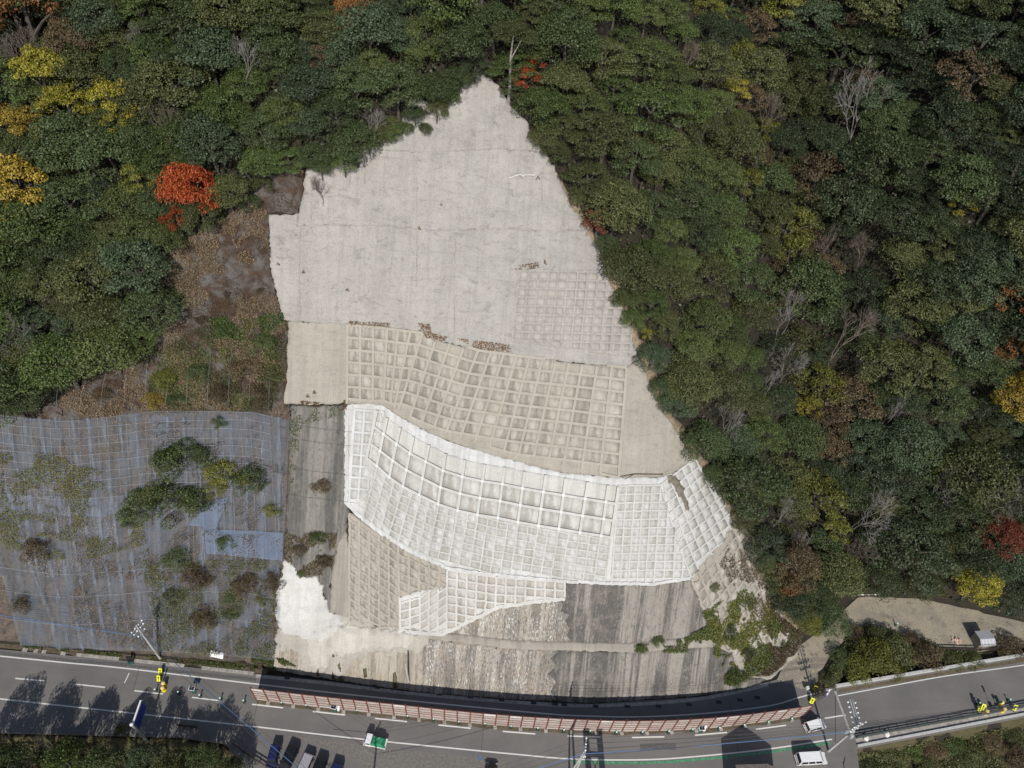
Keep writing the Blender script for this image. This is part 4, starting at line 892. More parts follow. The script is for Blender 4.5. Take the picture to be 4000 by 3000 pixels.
for i in range(7): wire(PC[i % len(PC)], PR[i], .9, .022, 'wire', f'{ORD[i]} dark wire from the strut pole to the bridge pole')
for i in range(5): wire(PC[i], PO[i % len(PO)], .9, .022, 'wire', f'{ORD[i]} dark wire from the strut pole towards lower left')
wire(bC+Vector((0, 0, 9.4)), bR+Vector((0, 0, 9.4)), .8, .042, 'bluewire', 'blue cable along the road towards the bridge', 'cable', name='overhead_cable')
wire(bC+Vector((0, 0, 9.4)), bO+Vector((0, 0, 9.6)), .8, .04, 'bluewire', 'blue cable running from the strut pole to the lower left', 'cable', name='overhead_cable')
for i in range(8): wire(PR[i], offR+Vector((0, (PR[i]-bR).y, PR[i].z)), 1.0, .022, 'wire', f'{ORD[i]} dark wire above the bridge running right')
# standing pipe in front of the wall
a = ground(1597, 2666); o = MB().tube([a-Vector((0, 0, .4)), a+Vector((-.2, .1, 7.2))], [.17, .12], 8).build('leaning_post', M['pole'])
tag(o, 'pale leaning concrete post at the foot of the old wall', 'post')

# ------------------------------------------------------------------ signs, cones and road works gear
def heading(rear, front, z=.7):
    a = at(*rear, z); b_ = at(*front, z); return math.atan2(b_.y-a.y, b_.x-a.x)
# overhanging blue direction sign
ptop = at(514, 2831, 6.6); sg = empty('road_sign', Vector((ptop.x, ptop.y, -.2))); tag(sg, 'large blue road sign hanging from a pale roadside mast', 'road sign')
e1 = at(551, 2737, 6.2); d = Vector((e1.x-ptop.x, e1.y-ptop.y, 0)); L = d.length; d.normalize(); nrm = Vector((d.y, -d.x, 0))
MB().tube([(0, 0, -2), (0, 0, 6.8)], [.2, .16], 10).build('mast', M['steel'], sg)
o = MB().lathe((0, 0, 6.75), [(.24, 0), (.24, .2), (.08, .28)], 10).build('mast_cap', M['white_ceramic'], sg)
MB().bar(Vector((0, 0, 6.5)), d*L+Vector((0, 0, 6.5)), .22, .22).build('arm', M['white_sign'], sg)
bx = MB().bar(d*.45+Vector((0, 0, 4.95)), d*L+Vector((0, 0, 4.95)), .06, 2.5); bx.build('sign_board', M['blue_sign'], sg)
for z_ in (3.72, 6.18): MB().bar(d*.42+nrm*.04+Vector((0, 0, z_)), d*(L+.03)+nrm*.04+Vector((0, 0, z_)), .03, .06).build('sign_border', M['steel'], sg)
for f in (.35, .55, .75): MB().bar(d*L*f+nrm*.045+Vector((0, 0, 4.0)), d*L*f+nrm*.045+Vector((0, 0, 5.4)), .02, .05).build('marking', M['blue_sign'], sg)
def cone(p, label, dark=True):
    r = empty('traffic_cone', p); tag(r, label, 'traffic cone', 'green traffic cones')
    MB().box((0, 0, .03), (.42, .42, .06)).build('base', M['black'], r)
    MB().lathe((0, 0, .06), [(.16, 0), (.11, .35), (.05, .72)], 9).build('body', M['conegreen'], r)
    MB().lathe((0, 0, .3), [(.125, 0), (.098, .18)], 9).build('band', M['mint'], r)
    MB().lathe((0, 0, .78), [(.05, 0), (.13, .04), (.14, .16), (.05, .22)], 9).build('lamp', M['mint'], r); return r
for x, y, l in ((784,2722,'mint topped green cone on the road right of the solar warning light'),(864,2734,'green cone at the end of the lane dash below the white board'),(955,2743,'green cone near the left end of the red barrier'),(701,2710,'green cone in the tree shadow left of the solar warning light'),(611,2700,'green cone in shade below the yellow drums')):
    cone(at(x, y, 0), l)
for i, (x, y) in enumerate(((1103,2747),(1199,2757),(1396,2777),(1593,2799),(1694,2811),(1792,2821),(1894,2829),(1996,2839),(2099,2846),(2201,2854),(2303,2857),(2405,2862),(2506,2861),(2609,2858),(2701,2851),(2806,2845),(2902,2834),(2996,2822),(3087,2809))):
    cone(at(x, y+4, 0), f'small green cone lamp at the barrier foot, {("first","second","third","fourth","fifth","sixth","seventh","eighth","ninth","tenth","eleventh","twelfth","thirteenth","fourteenth","fifteenth","sixteenth","seventeenth","eighteenth","nineteenth")[i]} from its left end')
cone(at(3497, 2443, 0), 'green cone on the gravel track left of the grey shed'); cone(at(3930, 2404, 0), 'green cone on the far verge of the gravel track')
cone(at(3817, 2752, .05), 'green cone behind the two-panel yellow sign on the bridge'); cone(at(3936, 2739, .05), 'green cone behind the single yellow sign on the bridge')
def drum(p, label):
    r = empty('traffic_drum', p); tag(r, label, 'traffic drum', 'yellow traffic drums')
    MB().lathe((0, 0, 0), [(.36, 0), (.36, .12), (.29, .14), (.28, .95)], 14).build('body', M['yellow'], r)
    MB().lathe((0, 0, .95), [(.30, 0), (.31, .05), (.27, .14), (.14, .17), (.13, .24)], 14).build('cap', M['yellow_top'], r)
    MB().lathe((0, 0, .45), [(.30, 0), (.30, .18)], 14).build('reflective_band', M['orange'], r)
for x, y, z, l in ((637,2669,0,'upper yellow drum below the pair of arrow boards by the net pole'),(634,2687,0,'lower yellow drum below the pair of arrow boards by the net pole'),(3847,2757,.03,'yellow drum just right of the two-panel yellow sign, nearer the wheel line'),(3857,2777,.03,'yellow drum between the two-panel yellow sign and the railing'),(3916,2743,.03,'yellow drum right of the green lamp on the bridge'),(3926,2769,.03,'yellow drum against the railing left of the single yellow sign')):
    p = at(x, y, z+1.0); drum(Vector((p.x, p.y, z)), l)
def arrow_sign(p, ang, n, label, w_=.55, h=.95):
    r = empty('arrow_sign', p, ang); tag(r, label, 'sign', 'yellow arrow signs')
    MB().box((0, .3, .03), (.6, .08, .06)).box((0, -.3, .03), (.6, .08, .06)).bar((-.22, 0, 0), (-.22, 0, .4), .05).bar((.22, 0, 0), (.22, 0, .4), .05).build('stand', M['black'], r)
    for k in range(n):
        z0 = .35+k*(h+.06); b_ = MB().bar((0, -.28-k*.02, z0), (0, .12-k*.02+.22, z0+h*.92), w_, .05).build('sign_board', M['sign_yellow'], r)
        q0 = Vector((0, -.28-k*.02, z0)); q1 = Vector((0, .34-k*.02, z0+h*.92)); dd = q1-q0; nn = Vector((0, -dd.z, dd.y)).normalized()
        MB().bar(q0+dd*.2+nn*.04, q0+dd*.62+nn*.04, .09, .02).add([q0+dd*.58+nn*.05+Vector((-.16, 0, 0)), q0+dd*.58+nn*.05+Vector((.16, 0, 0)), q0+dd*.86+nn*.05], [(0, 1, 2)]).build('arrow', M['black'], b_)
for x, y, a, n_, l in ((627,2625,0,1,'upper yellow arrow board on the white line below the net pole'),(620,2653,0,1,'lower yellow arrow board above the two yellow drums'),(3826,2772,-.25,2,'tall two-panel yellow arrow sign on the bridge'),(3963,2766,-.4,1,'single yellow arrow sign at the bridge railing'),(3182,2692,-.5,1,'yellow arrow sign at the foot of the concrete ramp'),(3171,2740,-.5,1,'yellow arrow sign at the right end of the red barrier')):
    p = at(x, y, .6); arrow_sign(Vector((p.x, p.y, .02)), R_(0)+a, n_, l)
def solar_light(p, ang, label, board=False):
    r = empty('solar_warning_light', p, ang); tag(r, label, 'warning light', 'solar warning lights')
    MB().box((0, 0, .1), (.7, .6, .2)).build('battery_box', M['conegreen'], r); MB().tube([(0, 0, .2), (0, 0, 1.9)], .05, 6).build('mast', M['steel'], r)
    f = MB().bar((-.42, -.05, 1.62), (.42, -.05, 1.62), .58, .05, up=Vector((0, -.5, 1))).build('solar_panel', M['glass'], r)
    for s_ in (-1, 1):
        MB().bar((-.46, -.05+s_*.28, 1.65-s_*-.06), (.46, -.05+s_*.28, 1.65-s_*-.06), .06, .06).build('panel_frame', M['white_sign'], f)
        MB().bar((s_*.44, -.33, 1.6), (s_*.44, .23, 1.72), .06, .06).build('panel_frame', M['white_sign'], f)
    MB().lathe((-.45, .35, .9), [(.05, 0), (.2, .05), (.2, .45), (.08, .52)], 10).build('lamp', M['green'], r)
    if board: MB().bar((.62, -.1, .35), (.72, .3, 1.7), .34, .04).build('notice_board', M['white_sign'], r)
for x, y, a, l, bd_ in ((760,2703,-.1,'solar panel warning light with green lamp on the left lane',False),(1308,2775,-.1,'solar panel warning light with white board before the barrier, left of the truck',True),(2732,2857,.1,'solar panel warning light with white board before the barrier, right of the strut pole',True)):
    solar_light(at(x, y, 0), a, l, bd_)
# folded sign stand, white board, lamp and tripod
p = at(512, 2588, 0); r = empty('folded_sign_stand', p, .3); tag(r, 'dark folded sign stand on a green base at the kerb', 'sign stand')
MB().box((0, 0, .12), (.9, .7, .24)).build('base', M['conegreen'], r); MB().bar((-.25, 0, .2), (-.05, .25, 1.9), .35, .08).bar((.3, 0, .2), (.25, .25, 1.7), .3, .08).build('folded_panel', M['carblack'], r)
p0 = ground(849, 2563, .3); r = empty('notice_board', p0, -.12); tag(r, 'blank white two-part board leaning on the verge below the net', 'board')
for s_ in (-1, 1): MB().bar((s_*.56, -.30, .1), (s_*.56, .42, .85), 1.08, .06).build('panel', M['white_sign'], r)
MB().bar((-.5, .3, .2), (-.5, .8, .1), .06).bar((.5, .3, .2), (.5, .8, .1), .06).build('prop', M['steel'], r)
p = at(3891, 2752, .05); r = empty('warning_lamp', p); tag(r, 'green warning lamp between the yellow drums on the bridge', 'warning lamp')
MB().lathe((0, 0, 0), [(.28, 0), (.26, .06), (.06, .1), (.05, .9)], 9).build('stand', M['black'], r); MB().lathe((.1, 0, .9), [(.1, 0), (.24, .1), (.24, .4), (.1, .46)], 9).build('lamp', M['green'], r)
p = at(3874, 2766, .03); r = empty('tripod_sign', p); tag(r, 'dark tripod sign with a small raised panel between the drums on the bridge', 'sign')
for a in range(3): MB().bar((.45*math.cos(a*2.1), .45*math.sin(a*2.1), 0), (0, 0, 1.0), .06).build('leg', M['black'], r)
MB().bar((0, 0, .3), (0, 0, 3.0), .06).build('mast', M['black'], r); MB().bar((-.3, 0, .55), (.3, 0, .55), .04, .7).build('panel', M['conegreen'], r); MB().bar((0, 0, 2.3), (0, 0, 3.2), .35, .05).build('flag_panel', M['black'], r)
p = at(3152, 2690, .6); r = empty('control_box', Vector((p.x, p.y, 0)), .3); tag(r, 'small white control box on the ramp by the barrier end', 'box')
MB().bar((0, 0, 0), (0, 0, .6), .1).build('stand', M['steel'], r); MB().box((0, 0, .85), (.5, .4, .55)).build('case', M['white_sign'], r)
for x, y, l, m_ in ((3380,2886,'crumpled yellowish white bag on the bridge walkway','bag'),(3463,2870,'crumpled pinkish white bag on the bridge walkway','bag')):
    p = at(x, y, .1); V = []; rg = np.random.default_rng(x); mb = MB(); mb.lathe((p.x, p.y, .03), [(.34, 0), (.46, .16), (.34, .42), (.12, .5), (.2, .68), (.08, .7)], 11)
    mb.v = [(a+rg.normal(0, .05), b_+rg.normal(0, .05), c+abs(rg.normal(0, .02))) for a, b_, c in mb.v]; tag(mb.build('plastic_bag', M[m_], None, False), l, 'bag', 'bags on the bridge walkway')
rg = np.random.default_rng(5); p = at(3735, 2506, 0); mb = MB()
for i in range(26): mb.box((p.x+rg.normal(0, .35), p.y+rg.normal(0, .28), .1+abs(rg.normal(0, .12))), (rg.uniform(.1, .4), rg.uniform(.1, .35), rg.uniform(.08, .2)), rg.uniform(0, 3))
tag(mb.build('rubble_heap', M['pink'], None), 'small pinkish heap of rubble on the gravel beside the shed', 'rubble heap', kind='thing')
rg = np.random.default_rng(6); mb = MB()
r = empty('guide_rail', at(3390, 2330, .0)); tag(r, 'short white striped guide rail at the edge of the gravel track', 'guide rail')
for i in range(7): MB().bar(Vector((-2.0+i*.58, -.1+i*.06, .5)), Vector((-1.5+i*.58, -.04+i*.06, .5)), .14, .14).build('rail_segment', M['white_sign' if i % 2 else 'kerb'], r)
for x in (-1.9, 1.9): MB().bar((x, .0, 0), (x, .0, .55), .1).build('post', M['steel'], r)

# fences: brown rail fence by the car park, pipe fence on the track
def rail_fence(name, pts, step, h, mat, label, z=0.0, cat='fence'):
    q = smoothline(pts, step); W = [at(*p, z) for p in q]; r = empty(name, W[0]); tag(r, label, cat)
    for i, p in enumerate(W):
        MB().box(p-W[0]+Vector((0, 0, h/2)), (.14, .14, h)).build('post', M[mat], r)
        if i: 
            for f in (.92, .5): MB().bar(W[i-1]-W[0]+Vector((0, 0, h*f)), p-W[0]+Vector((0, 0, h*f)), .11, .13).build('rail', M[mat], r)
rail_fence('rail_fence', [(905,2905),(960,2945),(1015,2980),(1080,3020),(1150,3060)], 32, 1.1, 'brownwood', 'dark brown post and rail fence beside the parked cars')
rail_fence('rail_fence', [(700,2838),(735,2842),(770,2846)], 28, 1.0, 'brownwood', 'short dark rail at the road edge among tree shadows')
rail_fence('pipe_fence', [(3560,2540),(3700,2541),(3850,2543),(4000,2528),(4200,2500)], 50, 1.0, 'brownwood', 'low dark pipe fence along the gravel track')

# ------------------------------------------------------------------ vehicles
def extr(mb, prof, wf):
    n_ = len(prof); v = []
    for s_ in (-1, 1): v += [(x, s_*wf(x, z), z) for x, z in prof]
    f = [tuple(range(n_-1, -1, -1)), tuple(range(n_, 2*n_))]+[(i, (i+1) % n_, n_+(i+1) % n_, n_+i) for i in range(n_)]
    mb.add(v, f); return mb
def wheels(r, xs, W, rad=.29):
    for x in xs:
        for s_ in (-1, 1):
            wv = MB(); y = s_*(W/2-.09); wv.tube([(x, y-.09, rad), (x, y+.09, rad)], rad, 12); o = wv.build('wheel', M['black'], r)
            MB().tube([(x, y+s_*.08, rad), (x, y+s_*.1, rad)], rad*.6, 10).build('rim', M['steel'], o)
def car(loc, rz, L, W, Hh, paint, label, hood=.22, back=.02, belt=.52, trunk=0.0, roofpaint=None, cat='car', group=None):
    r = empty('parked_car' if group else 'car', loc, rz); tag(r, label, cat, group)
    x0, x1 = -L/2, L/2; bz = Hh*belt; hb_ = bz+.02; xh = x1-L*hood; xt = x0+L*trunk
    body = [(x0+.04, .25), (x0, .5), (x0+.03, bz-.05), (x0+.12, bz), (xh, bz+.03), (x1-.25, bz-.12), (x1-.04, bz-.26), (x1, .45), (x1-.06, .22)]
    mb = extr(MB(), body, lambda x, z: W/2*(1 if z > .4 else .97)*(.94 if x > x1-.3 or x < x0+.1 else 1)); mb.build('body', M[paint], r)
    xf = xh-L*.10-.12; xb = xt+L*back+.12
    cab = [(xt+.06, bz), (xb, Hh-.05), (xb+.15, Hh), (xf-.15, Hh), (xf, Hh-.05), (xh+.02, bz+.02)]
    wf = lambda x, z: W/2*(.985-.17*(z-bz)/(Hh-bz))
    extr(MB(), cab, wf).build('cabin', M[paint], r)
    def wq(pts, name): 
        q = [Vector(p) for p in pts]; return MB().add(q, [tuple(range(len(q)))]).build(name, M['glass'], r)
    def lerp(a, b_, f): return a+(b_-a)*f
    za, zb = bz+.08*(Hh-bz)+.03, Hh-.1; e = .012
    f0, f1 = (za-bz)/(Hh-.05-bz), (zb-bz)/(Hh-.05-bz)
    xw0, xw1 = lerp(xh+.02, xf, f0)+e, lerp(xh+.02, xf, f1)+e
    wq([(xw0, -wf(0, za)+.09, za), (xw0, wf(0, za)-.09, za), (xw1, wf(0, zb)-.09, zb), (xw1, -wf(0, zb)+.09, zb)], 'windscreen')
    xr0, xr1 = lerp(xt+.06, xb, f0)-e, lerp(xt+.06, xb, f1)-e
    wq([(xr0, -wf(0, za)+.1, za), (xr0, wf(0, za)-.1, za), (xr1, wf(0, zb)-.1, zb), (xr1, -wf(0, zb)+.1, zb)], 'rear_window')
    span = [(xr0+.15, xr1+.15), (xw0-.12, xw1-.12)]
    for s_ in (-1, 1):
        for k in range(3 if L > 4 else 2):
            nk = 3 if L > 4 else 2; g0, g1 = k/nk+.015, (k+1)/nk-.015
            wq([(lerp(span[0][0], span[1][0], g0), s_*(wf(0, za)+e), za), (lerp(span[0][0], span[1][0], g1), s_*(wf(0, za)+e), za), (lerp(span[0][1], span[1][1], g1), s_*(wf(0, zb)+e), zb), (lerp(span[0][1], span[1][1], g0), s_*(wf(0, zb)+e), zb)], 'side_window')
        MB().box((x1-.06, s_*(W/2-.22), bz-.3), (.12, .3, .16)).build('headlight', M['white_ceramic'], r)
        MB().box((x0+.02, s_*(W/2-.14), bz-.2), (.08, .14, .36)).build('tail_light', M['red'], r)
        MB().box((xh-.1, s_*(W/2+.09), bz+.1), (.1, .18, .14)).build('mirror', M[paint], r)
    MB().box((x1-.01, 0, .38), (.1, W*.9, .16)).build('front_bumper', M[paint], r); MB().box((x0+.01, 0, .38), (.1, W*.9, .18)).build('rear_bumper', M[paint], r)
    for k in range(4): MB().box((lerp(xb+.2, xf-.2, .5), (k-1.5)*W*.19, Hh+.005), (abs(xf-xb)-.5, .03, .02)).build('roof_rib', M[paint], r)
    wheels(r, (x1-L*.19, x0+L*.17), W); return r
def mid(px, py, z=.8):
    p = at(px, py, z); return Vector((p.x, p.y, .02))
# small truck with green tarpaulin
tz = heading((1508,2907), (1424,2888), .9); tl = mid(1466, 2896, 1.0); r = empty('small_truck', tl, tz); tag(r, 'small white truck with a green tarpaulin over its bed, on the road', 'truck')
extr(MB(), [(.55, .3), (.55, 1.7), (.7, 1.78), (1.35, 1.78), (1.62, 1.05), (1.7, .9), (1.72, .3)], lambda x, z: .74-(.06 if z > 1.2 else 0)).build('cab', M['carwhite'], r)
MB().add([(1.625, -.6, 1.08), (1.625, .6, 1.08), (1.385, .56, 1.73), (1.385, -.56, 1.73)], [(0, 1, 2, 3)]).build('windscreen', M['glass'], r)
for s_ in (-1, 1):
    MB().add([(.65, s_*.725, 1.08), (1.5, s_*.725, 1.08), (1.3, s_*.70, 1.6), (.65, s_*.70, 1.6)], [(0, 1, 2, 3)]).build('side_window', M['glass'], r)
    MB().box((1.70, s_*.5, .75), (.08, .26, .18)).build('headlight', M['white_ceramic'], r); MB().box((1.45, s_*.84, 1.25), (.08, .16, .22)).build('mirror', M['black'], r)
MB().box((-.6, 0, .55), (2.24, 1.42, .12)).build('bed', M['carwhite'], r)
for s_ in (-1, 1): MB().box((-.6, s_*.70, .78), (2.2, .05, .34)).build('side_gate', M['carwhite'], r)
MB().box((-1.72, 0, .78), (.05, 1.42, .36)).build('tail_gate', M['carwhite'], r)
mb = MB(); rg = np.random.default_rng(3); nx, ny = 9, 7; vs = []
for i in range(nx):
    for j in range(ny):
        u, v = i/(nx-1), j/(ny-1); e = min(u, 1-u, v, 1-v); vs.append((-1.5+u*2.0, -.70+v*1.40, (1.0 if e == 0 else 1.62+.10*math.sin(i*1.9)*math.cos(j*1.3))+rg.normal(0, .02)+.1*u))
for i in range(nx):
    for j in (0, ny-1): pass
mb.add(vs, [(i*ny+j, (i+1)*ny+j, (i+1)*ny+j+1, i*ny+j+1) for i in range(nx-1) for j in range(ny-1)]); mb.build('tarpaulin', M['tarp'], r)
MB().box((-.55, 0, .82), (1.9, 1.3, .4)).build('load', M['tarp'], r)
wheels(r, (1.2, -1.05), 1.42, .27)
car(mid(3186, 2832, 1.0), heading((3150,2843), (3225,2822), 1.0), 3.4, 1.5, 1.72, 'carwhite', 'white small van with a dark rear window at the right end of the barrier', .2)
car(mid(3171, 2962, 1.0), heading((3112,2965), (3233,2958), 1.0), 4.7, 1.72, 1.95, 'carwhite', 'long white minivan parked at the bottom right by the bridge pole', .13)
G = 'dark cars parked nose to tail beside the road'
G = 'cars parked side by side below the road'
car(mid(1067, 2956, .9), heading((1060,2992), (1078,2925), .9)+PI, 3.4, 1.48, 1.65, 'carnavy', 'dark navy car at the left end of the parked row by the rail fence', .2, group=G)
car(mid(1122, 2974, .9), heading((1105,3015), (1140,2940), .9)+PI, 4.3, 1.70, 1.6, 'carblack', 'long black car second from the rail fence in the parked row', .22, group=G)
car(mid(1186, 3000, .9), heading((1170,3038), (1202,2968), .9)+PI, 4.1, 1.68, 1.5, 'carsilver', 'silver lilac car third from the rail fence in the parked row', .24, group=G)
car(mid(1238, 3018, .9), heading((1224,3058), (1252,2990), .9)+PI, 4.0, 1.66, 1.55, 'carblack', 'black car fourth from the rail fence in the parked row', .22, group=G)
car(mid(1303, 3038, .9), heading((1290,3078), (1314,3010), .9)+PI, 3.9, 1.66, 1.55, 'carnavy', 'navy car at the right end of the parked row', .22, group=G)
car(mid(1916, 3042, .9), heading((1912,3080), (1920,3000), .9), 4.4, 1.72, 1.9, 'carblack', 'black van half out of view below the road, right of the truck', .14)

# ------------------------------------------------------------------ people
def person(p, rz, label, h=1.68):
    r = empty('person', p, rz); tag(r, label, 'person', 'road workers at the ramp')
    J = {'pel': (0, 0, .92), 'sp': (0, .01, 1.12), 'ch': (0, .02, 1.34), 'nk': (0, .03, 1.47), 'hd': (0, .05, 1.58), 'ht': (0, .05, 1.66)}
    E = [('pel', 'sp'), ('sp', 'ch'), ('ch', 'nk'), ('nk', 'hd'), ('hd', 'ht')]; RAD = {'pel': .15, 'sp': .135, 'ch': .16, 'nk': .06, 'hd': .095, 'ht': .07}
    for s_, n_ in ((-1, 'r'), (1, 'l')):
        J.update({'hip'+n_: (s_*.10, 0, .88), 'kn'+n_: (s_*.11, .04, .48), 'an'+n_: (s_*.12, -.02, .08), 'to'+n_: (s_*.13, .16, .04), 'sh'+n_: (s_*.20, .02, 1.38), 'el'+n_: (s_*.27, .02, 1.12), 'wr'+n_: (s_*.25, .16, .92), 'ha'+n_: (s_*.24, .20, .85)})
        RAD.update({'hip'+n_: .10, 'kn'+n_: .07, 'an'+n_: .05, 'to'+n_: .045, 'sh'+n_: .075, 'el'+n_: .05, 'wr'+n_: .037, 'ha'+n_: .035})
        E += [('pel', 'hip'+n_), ('hip'+n_, 'kn'+n_), ('kn'+n_, 'an'+n_), ('an'+n_, 'to'+n_), ('ch', 'sh'+n_), ('sh'+n_, 'el'+n_), ('el'+n_, 'wr'+n_), ('wr'+n_, 'ha'+n_)]
    ks_ = list(J); me = bpy.data.meshes.new('body'); me.from_pydata([J[k] for k in ks_], [(ks_.index(a), ks_.index(b_)) for a, b_ in E], [])
    o = link('body', me, r); sk = o.modifiers.new('skin', 'SKIN'); me.materials.append(M['uniform'])
    for i, k in enumerate(ks_): me.skin_vertices[0].data[i].radius = (RAD[k], RAD[k]*.85); me.skin_vertices[0].data[i].use_root = (k == 'pel')
    o.modifiers.new('sub', 'SUBSURF').levels = 1
    o.modifiers['sub'].render_levels = 1
    MB().lathe((0, .06, 1.535), [(.07, 0), (.085, .04), (.08, .1)], 10).build('face', M['skin'], r)
    MB().lathe((0, .05, 1.63), [(.15, 0), (.135, .03), (.125, .08), (.08, .14), (.02, .16)], 12).build('helmet', M['helmet'], r)
    MB().lathe((0, .02, 1.08), [(.165, 0), (.18, .15), (.20, .28), (.13, .38)], 10).build('safety_vest', M['vest'], r)
person(at(3226, 2711, 0), .6, 'road worker in blue violet clothes and white helmet, nearer the hedge')
person(at(3219, 2722, 0), 2.4, 'road worker in blue violet clothes and white helmet, nearer the white line')

# ------------------------------------------------------------------ shed, buildings that reach into view or cast shade into it
p = at(3832, 2505, .8); p.z = 0; r = empty('storage_shed', p, R_(8)); tag(r, 'small storage shed with pale grey sheet roof on the gravel track', 'shed')
MB().box((0, 0, 1.1), (2.3, 2.1, 2.2)).build('wall', M['shedwall'], r)
o = MB().bar((-1.35, -1.25, 2.25), (1.35, -1.25, 2.25), .04, .1).add([(-1.35, -1.3, 2.1), (1.35, -1.3, 2.1), (1.35, -.35, 2.62), (-1.35, -.35, 2.62), (1.35, 1.25, 2.3), (-1.35, 1.25, 2.3), (-1.35, -1.3, 2.02), (1.35, -1.3, 2.02), (1.35, -.35, 2.54), (-1.35, -.35, 2.54), (1.35, 1.25, 2.22), (-1.35, 1.25, 2.22)], [(0, 1, 2, 3), (3, 2, 4, 5), (9, 8, 7, 6), (11, 10, 8, 9), (0, 6, 7, 1), (5, 4, 10, 11)]).build('roof', M['shedroof'], r)
for k in range(4): MB().bar((-.9+k*.6, -1.3, 2.13), (-.9+k*.6, -.38, 2.64), .05, .05).build('roof_rib', M['white_sign'], o)
for k in range(7): MB().box((-1.16, -.9+k*.3, 1.1), (.03, .04, 2.1)).build('wall_batten', M['kerb'], r)
MB().box((0, -1.06, 1.0), (.9, .03, 1.8)).build('door', M['shedroof'], r)
def gable_house(p, rz, w_, d_, h, rh, label, roof='roofbrown'):
    r = empty('house', p, rz); tag(r, label, 'house')
    MB().add([(-w_/2, -d_/2, -1), (w_/2, -d_/2, -1), (w_/2, d_/2, -1), (-w_/2, d_/2, -1), (-w_/2, -d_/2, h), (w_/2, -d_/2, h), (w_/2, d_/2, h), (-w_/2, d_/2, h), (0, -d_/2, h+rh), (0, d_/2, h+rh)], [(0, 1, 5, 8, 4), (3, 7, 9, 6, 2), (1, 2, 6, 5), (0, 4, 7, 3)]).build('wall', M['cream'], r)
    for s_ in (-1, 1):
        e = Vector((s_*(w_/2+.4), 0, h-.25*rh*.5)); t_ = Vector((0, 0, h+rh+.08)); o = MB().add([(e.x, -d_/2-.4, e.z), (e.x, d_/2+.4, e.z), (0, d_/2+.4, t_.z), (0, -d_/2-.4, t_.z), (e.x, -d_/2-.4, e.z-.12), (e.x, d_/2+.4, e.z-.12), (0, d_/2+.4, t_.z-.12), (0, -d_/2-.4, t_.z-.12)], [(0, 1, 2, 3), (7, 6, 5, 4), (0, 4, 5, 1), (1, 5, 6, 2), (0, 3, 7, 4)]).build('roof', M[roof], r)
        n_ = int(d_/.5)
        for k in range(n_): MB().bar((e.x, -d_/2+k*.5, e.z+.03), (0, -d_/2+k*.5, t_.z+.03), .06, .06).build('roof_rib', M[roof], o)
    return r
hp_ = at(2972, 2978, 6.4); gable_house(Vector((hp_.x+.5, hp_.y-5.1, 0)), R_(-3), 7.0, 9.0, 4.6, 2.0, 'house with brown ribbed sheet roof at the bottom edge')
tw = at(2312, 2838, 0)-Vector((math.sin(SUN_AZ), math.cos(SUN_AZ), 0))*(12/math.tan(SUN_EL)); tw.z = 0
r = empty('steel_tower', tw); tag(r, 'steel lattice tower standing below the view, shading the road in two bars', 'tower')
for s_ in (-1.05, 1.05): MB().box((s_, 0, 6.2), (.85, .8, 12.4)).build('column', M['steel'], r)
for z_ in (2.5, 5.5, 8.5, 10.8): MB().box((0, 0, z_), (2.2, .3, .5)).build('cross_beam', M['steel'], r)
MB().bar((-.8, 0, 5.7), (.8, 0, 8.3), .08).bar((.8, 0, 5.7), (-.8, 0, 8.3), .08).build('brace', M['steel'], r)

# ------------------------------------------------------------------ trees
def crown_mesh(name, seed, Rr, Hh, nl, nleaf, size, flat=1.0, lobe=(.26, .42), jit=.55):
    rg = np.random.default_rng(seed); g = PI*(3-5**.5); C = []; LR = []
    for i in range(nl):
        u = (i+.5)/nl; rr = Rr*math.sqrt(u)*.82*rg.uniform(.8, 1.12); a = i*g+rg.normal(0, .35); zz = Hh*(1-(rr/Rr)**2*.8)*rg.uniform(.72, 1.05)
        C.append((rr*math.cos(a), rr*math.sin(a), zz)); LR.append(Rr*rg.uniform(*lobe))
    for i in range(nl//3):
        a = rg.uniform(0, 2*PI); rr = Rr*rg.uniform(.5, .9); C.append((rr*math.cos(a), rr*math.sin(a), Hh*rg.uniform(.05, .35))); LR.append(Rr*rg.uniform(.2, .34))
    C = np.array(C); LR = np.array(LR); pr = LR**2; pr /= pr.sum(); k = rg.choice(len(C), nleaf, p=pr)
    d = rg.normal(0, 1, (nleaf, 3)); d[:, 2] = np.where(d[:, 2] < -.2, -d[:, 2]*.7, d[:, 2]); d /= np.linalg.norm(d, axis=1, keepdims=True)
    rad = LR[k]*(1-.35*rg.uniform(0, 1, nleaf)**2)
    P = C[k]+d*rad[:, None]*np.array([1, 1, .72*flat]); nn = d*.8+np.array([0, 0, .45])
    return quads_mesh(name, quad_arrays(P, nn/np.linalg.norm(nn, axis=1, keepdims=True), size, rg, jit), None)
BROAD = [crown_mesh('broad_crown', 100+i, 1.0, .8+.1*(i % 3), 26+3*i, 9000, .049, 1.0, (.20, .34)) for i in range(7)]
FINE = [crown_mesh('layered_crown', 200+i, 1.0, .75, 30+4*i, 8000, .043, .55, (.14, .27)) for i in range(4)]
LOBED = [crown_mesh('lobed_crown', 500+i, 1.0, .95, 13+i, 5200, .052, .8, (.20, .34)) for i in range(2)]
LOOSE = [crown_mesh('loose_crown', 300+i, 1.0, .8, 15+2*i, 3400, .054, .8, (.15, .28)) for i in range(4)]
BUSH = [crown_mesh('bush_crown', 400+i, 1.0, .9, 12+2*i, 3200, .068, .9, (.26, .42)) for i in range(4)]
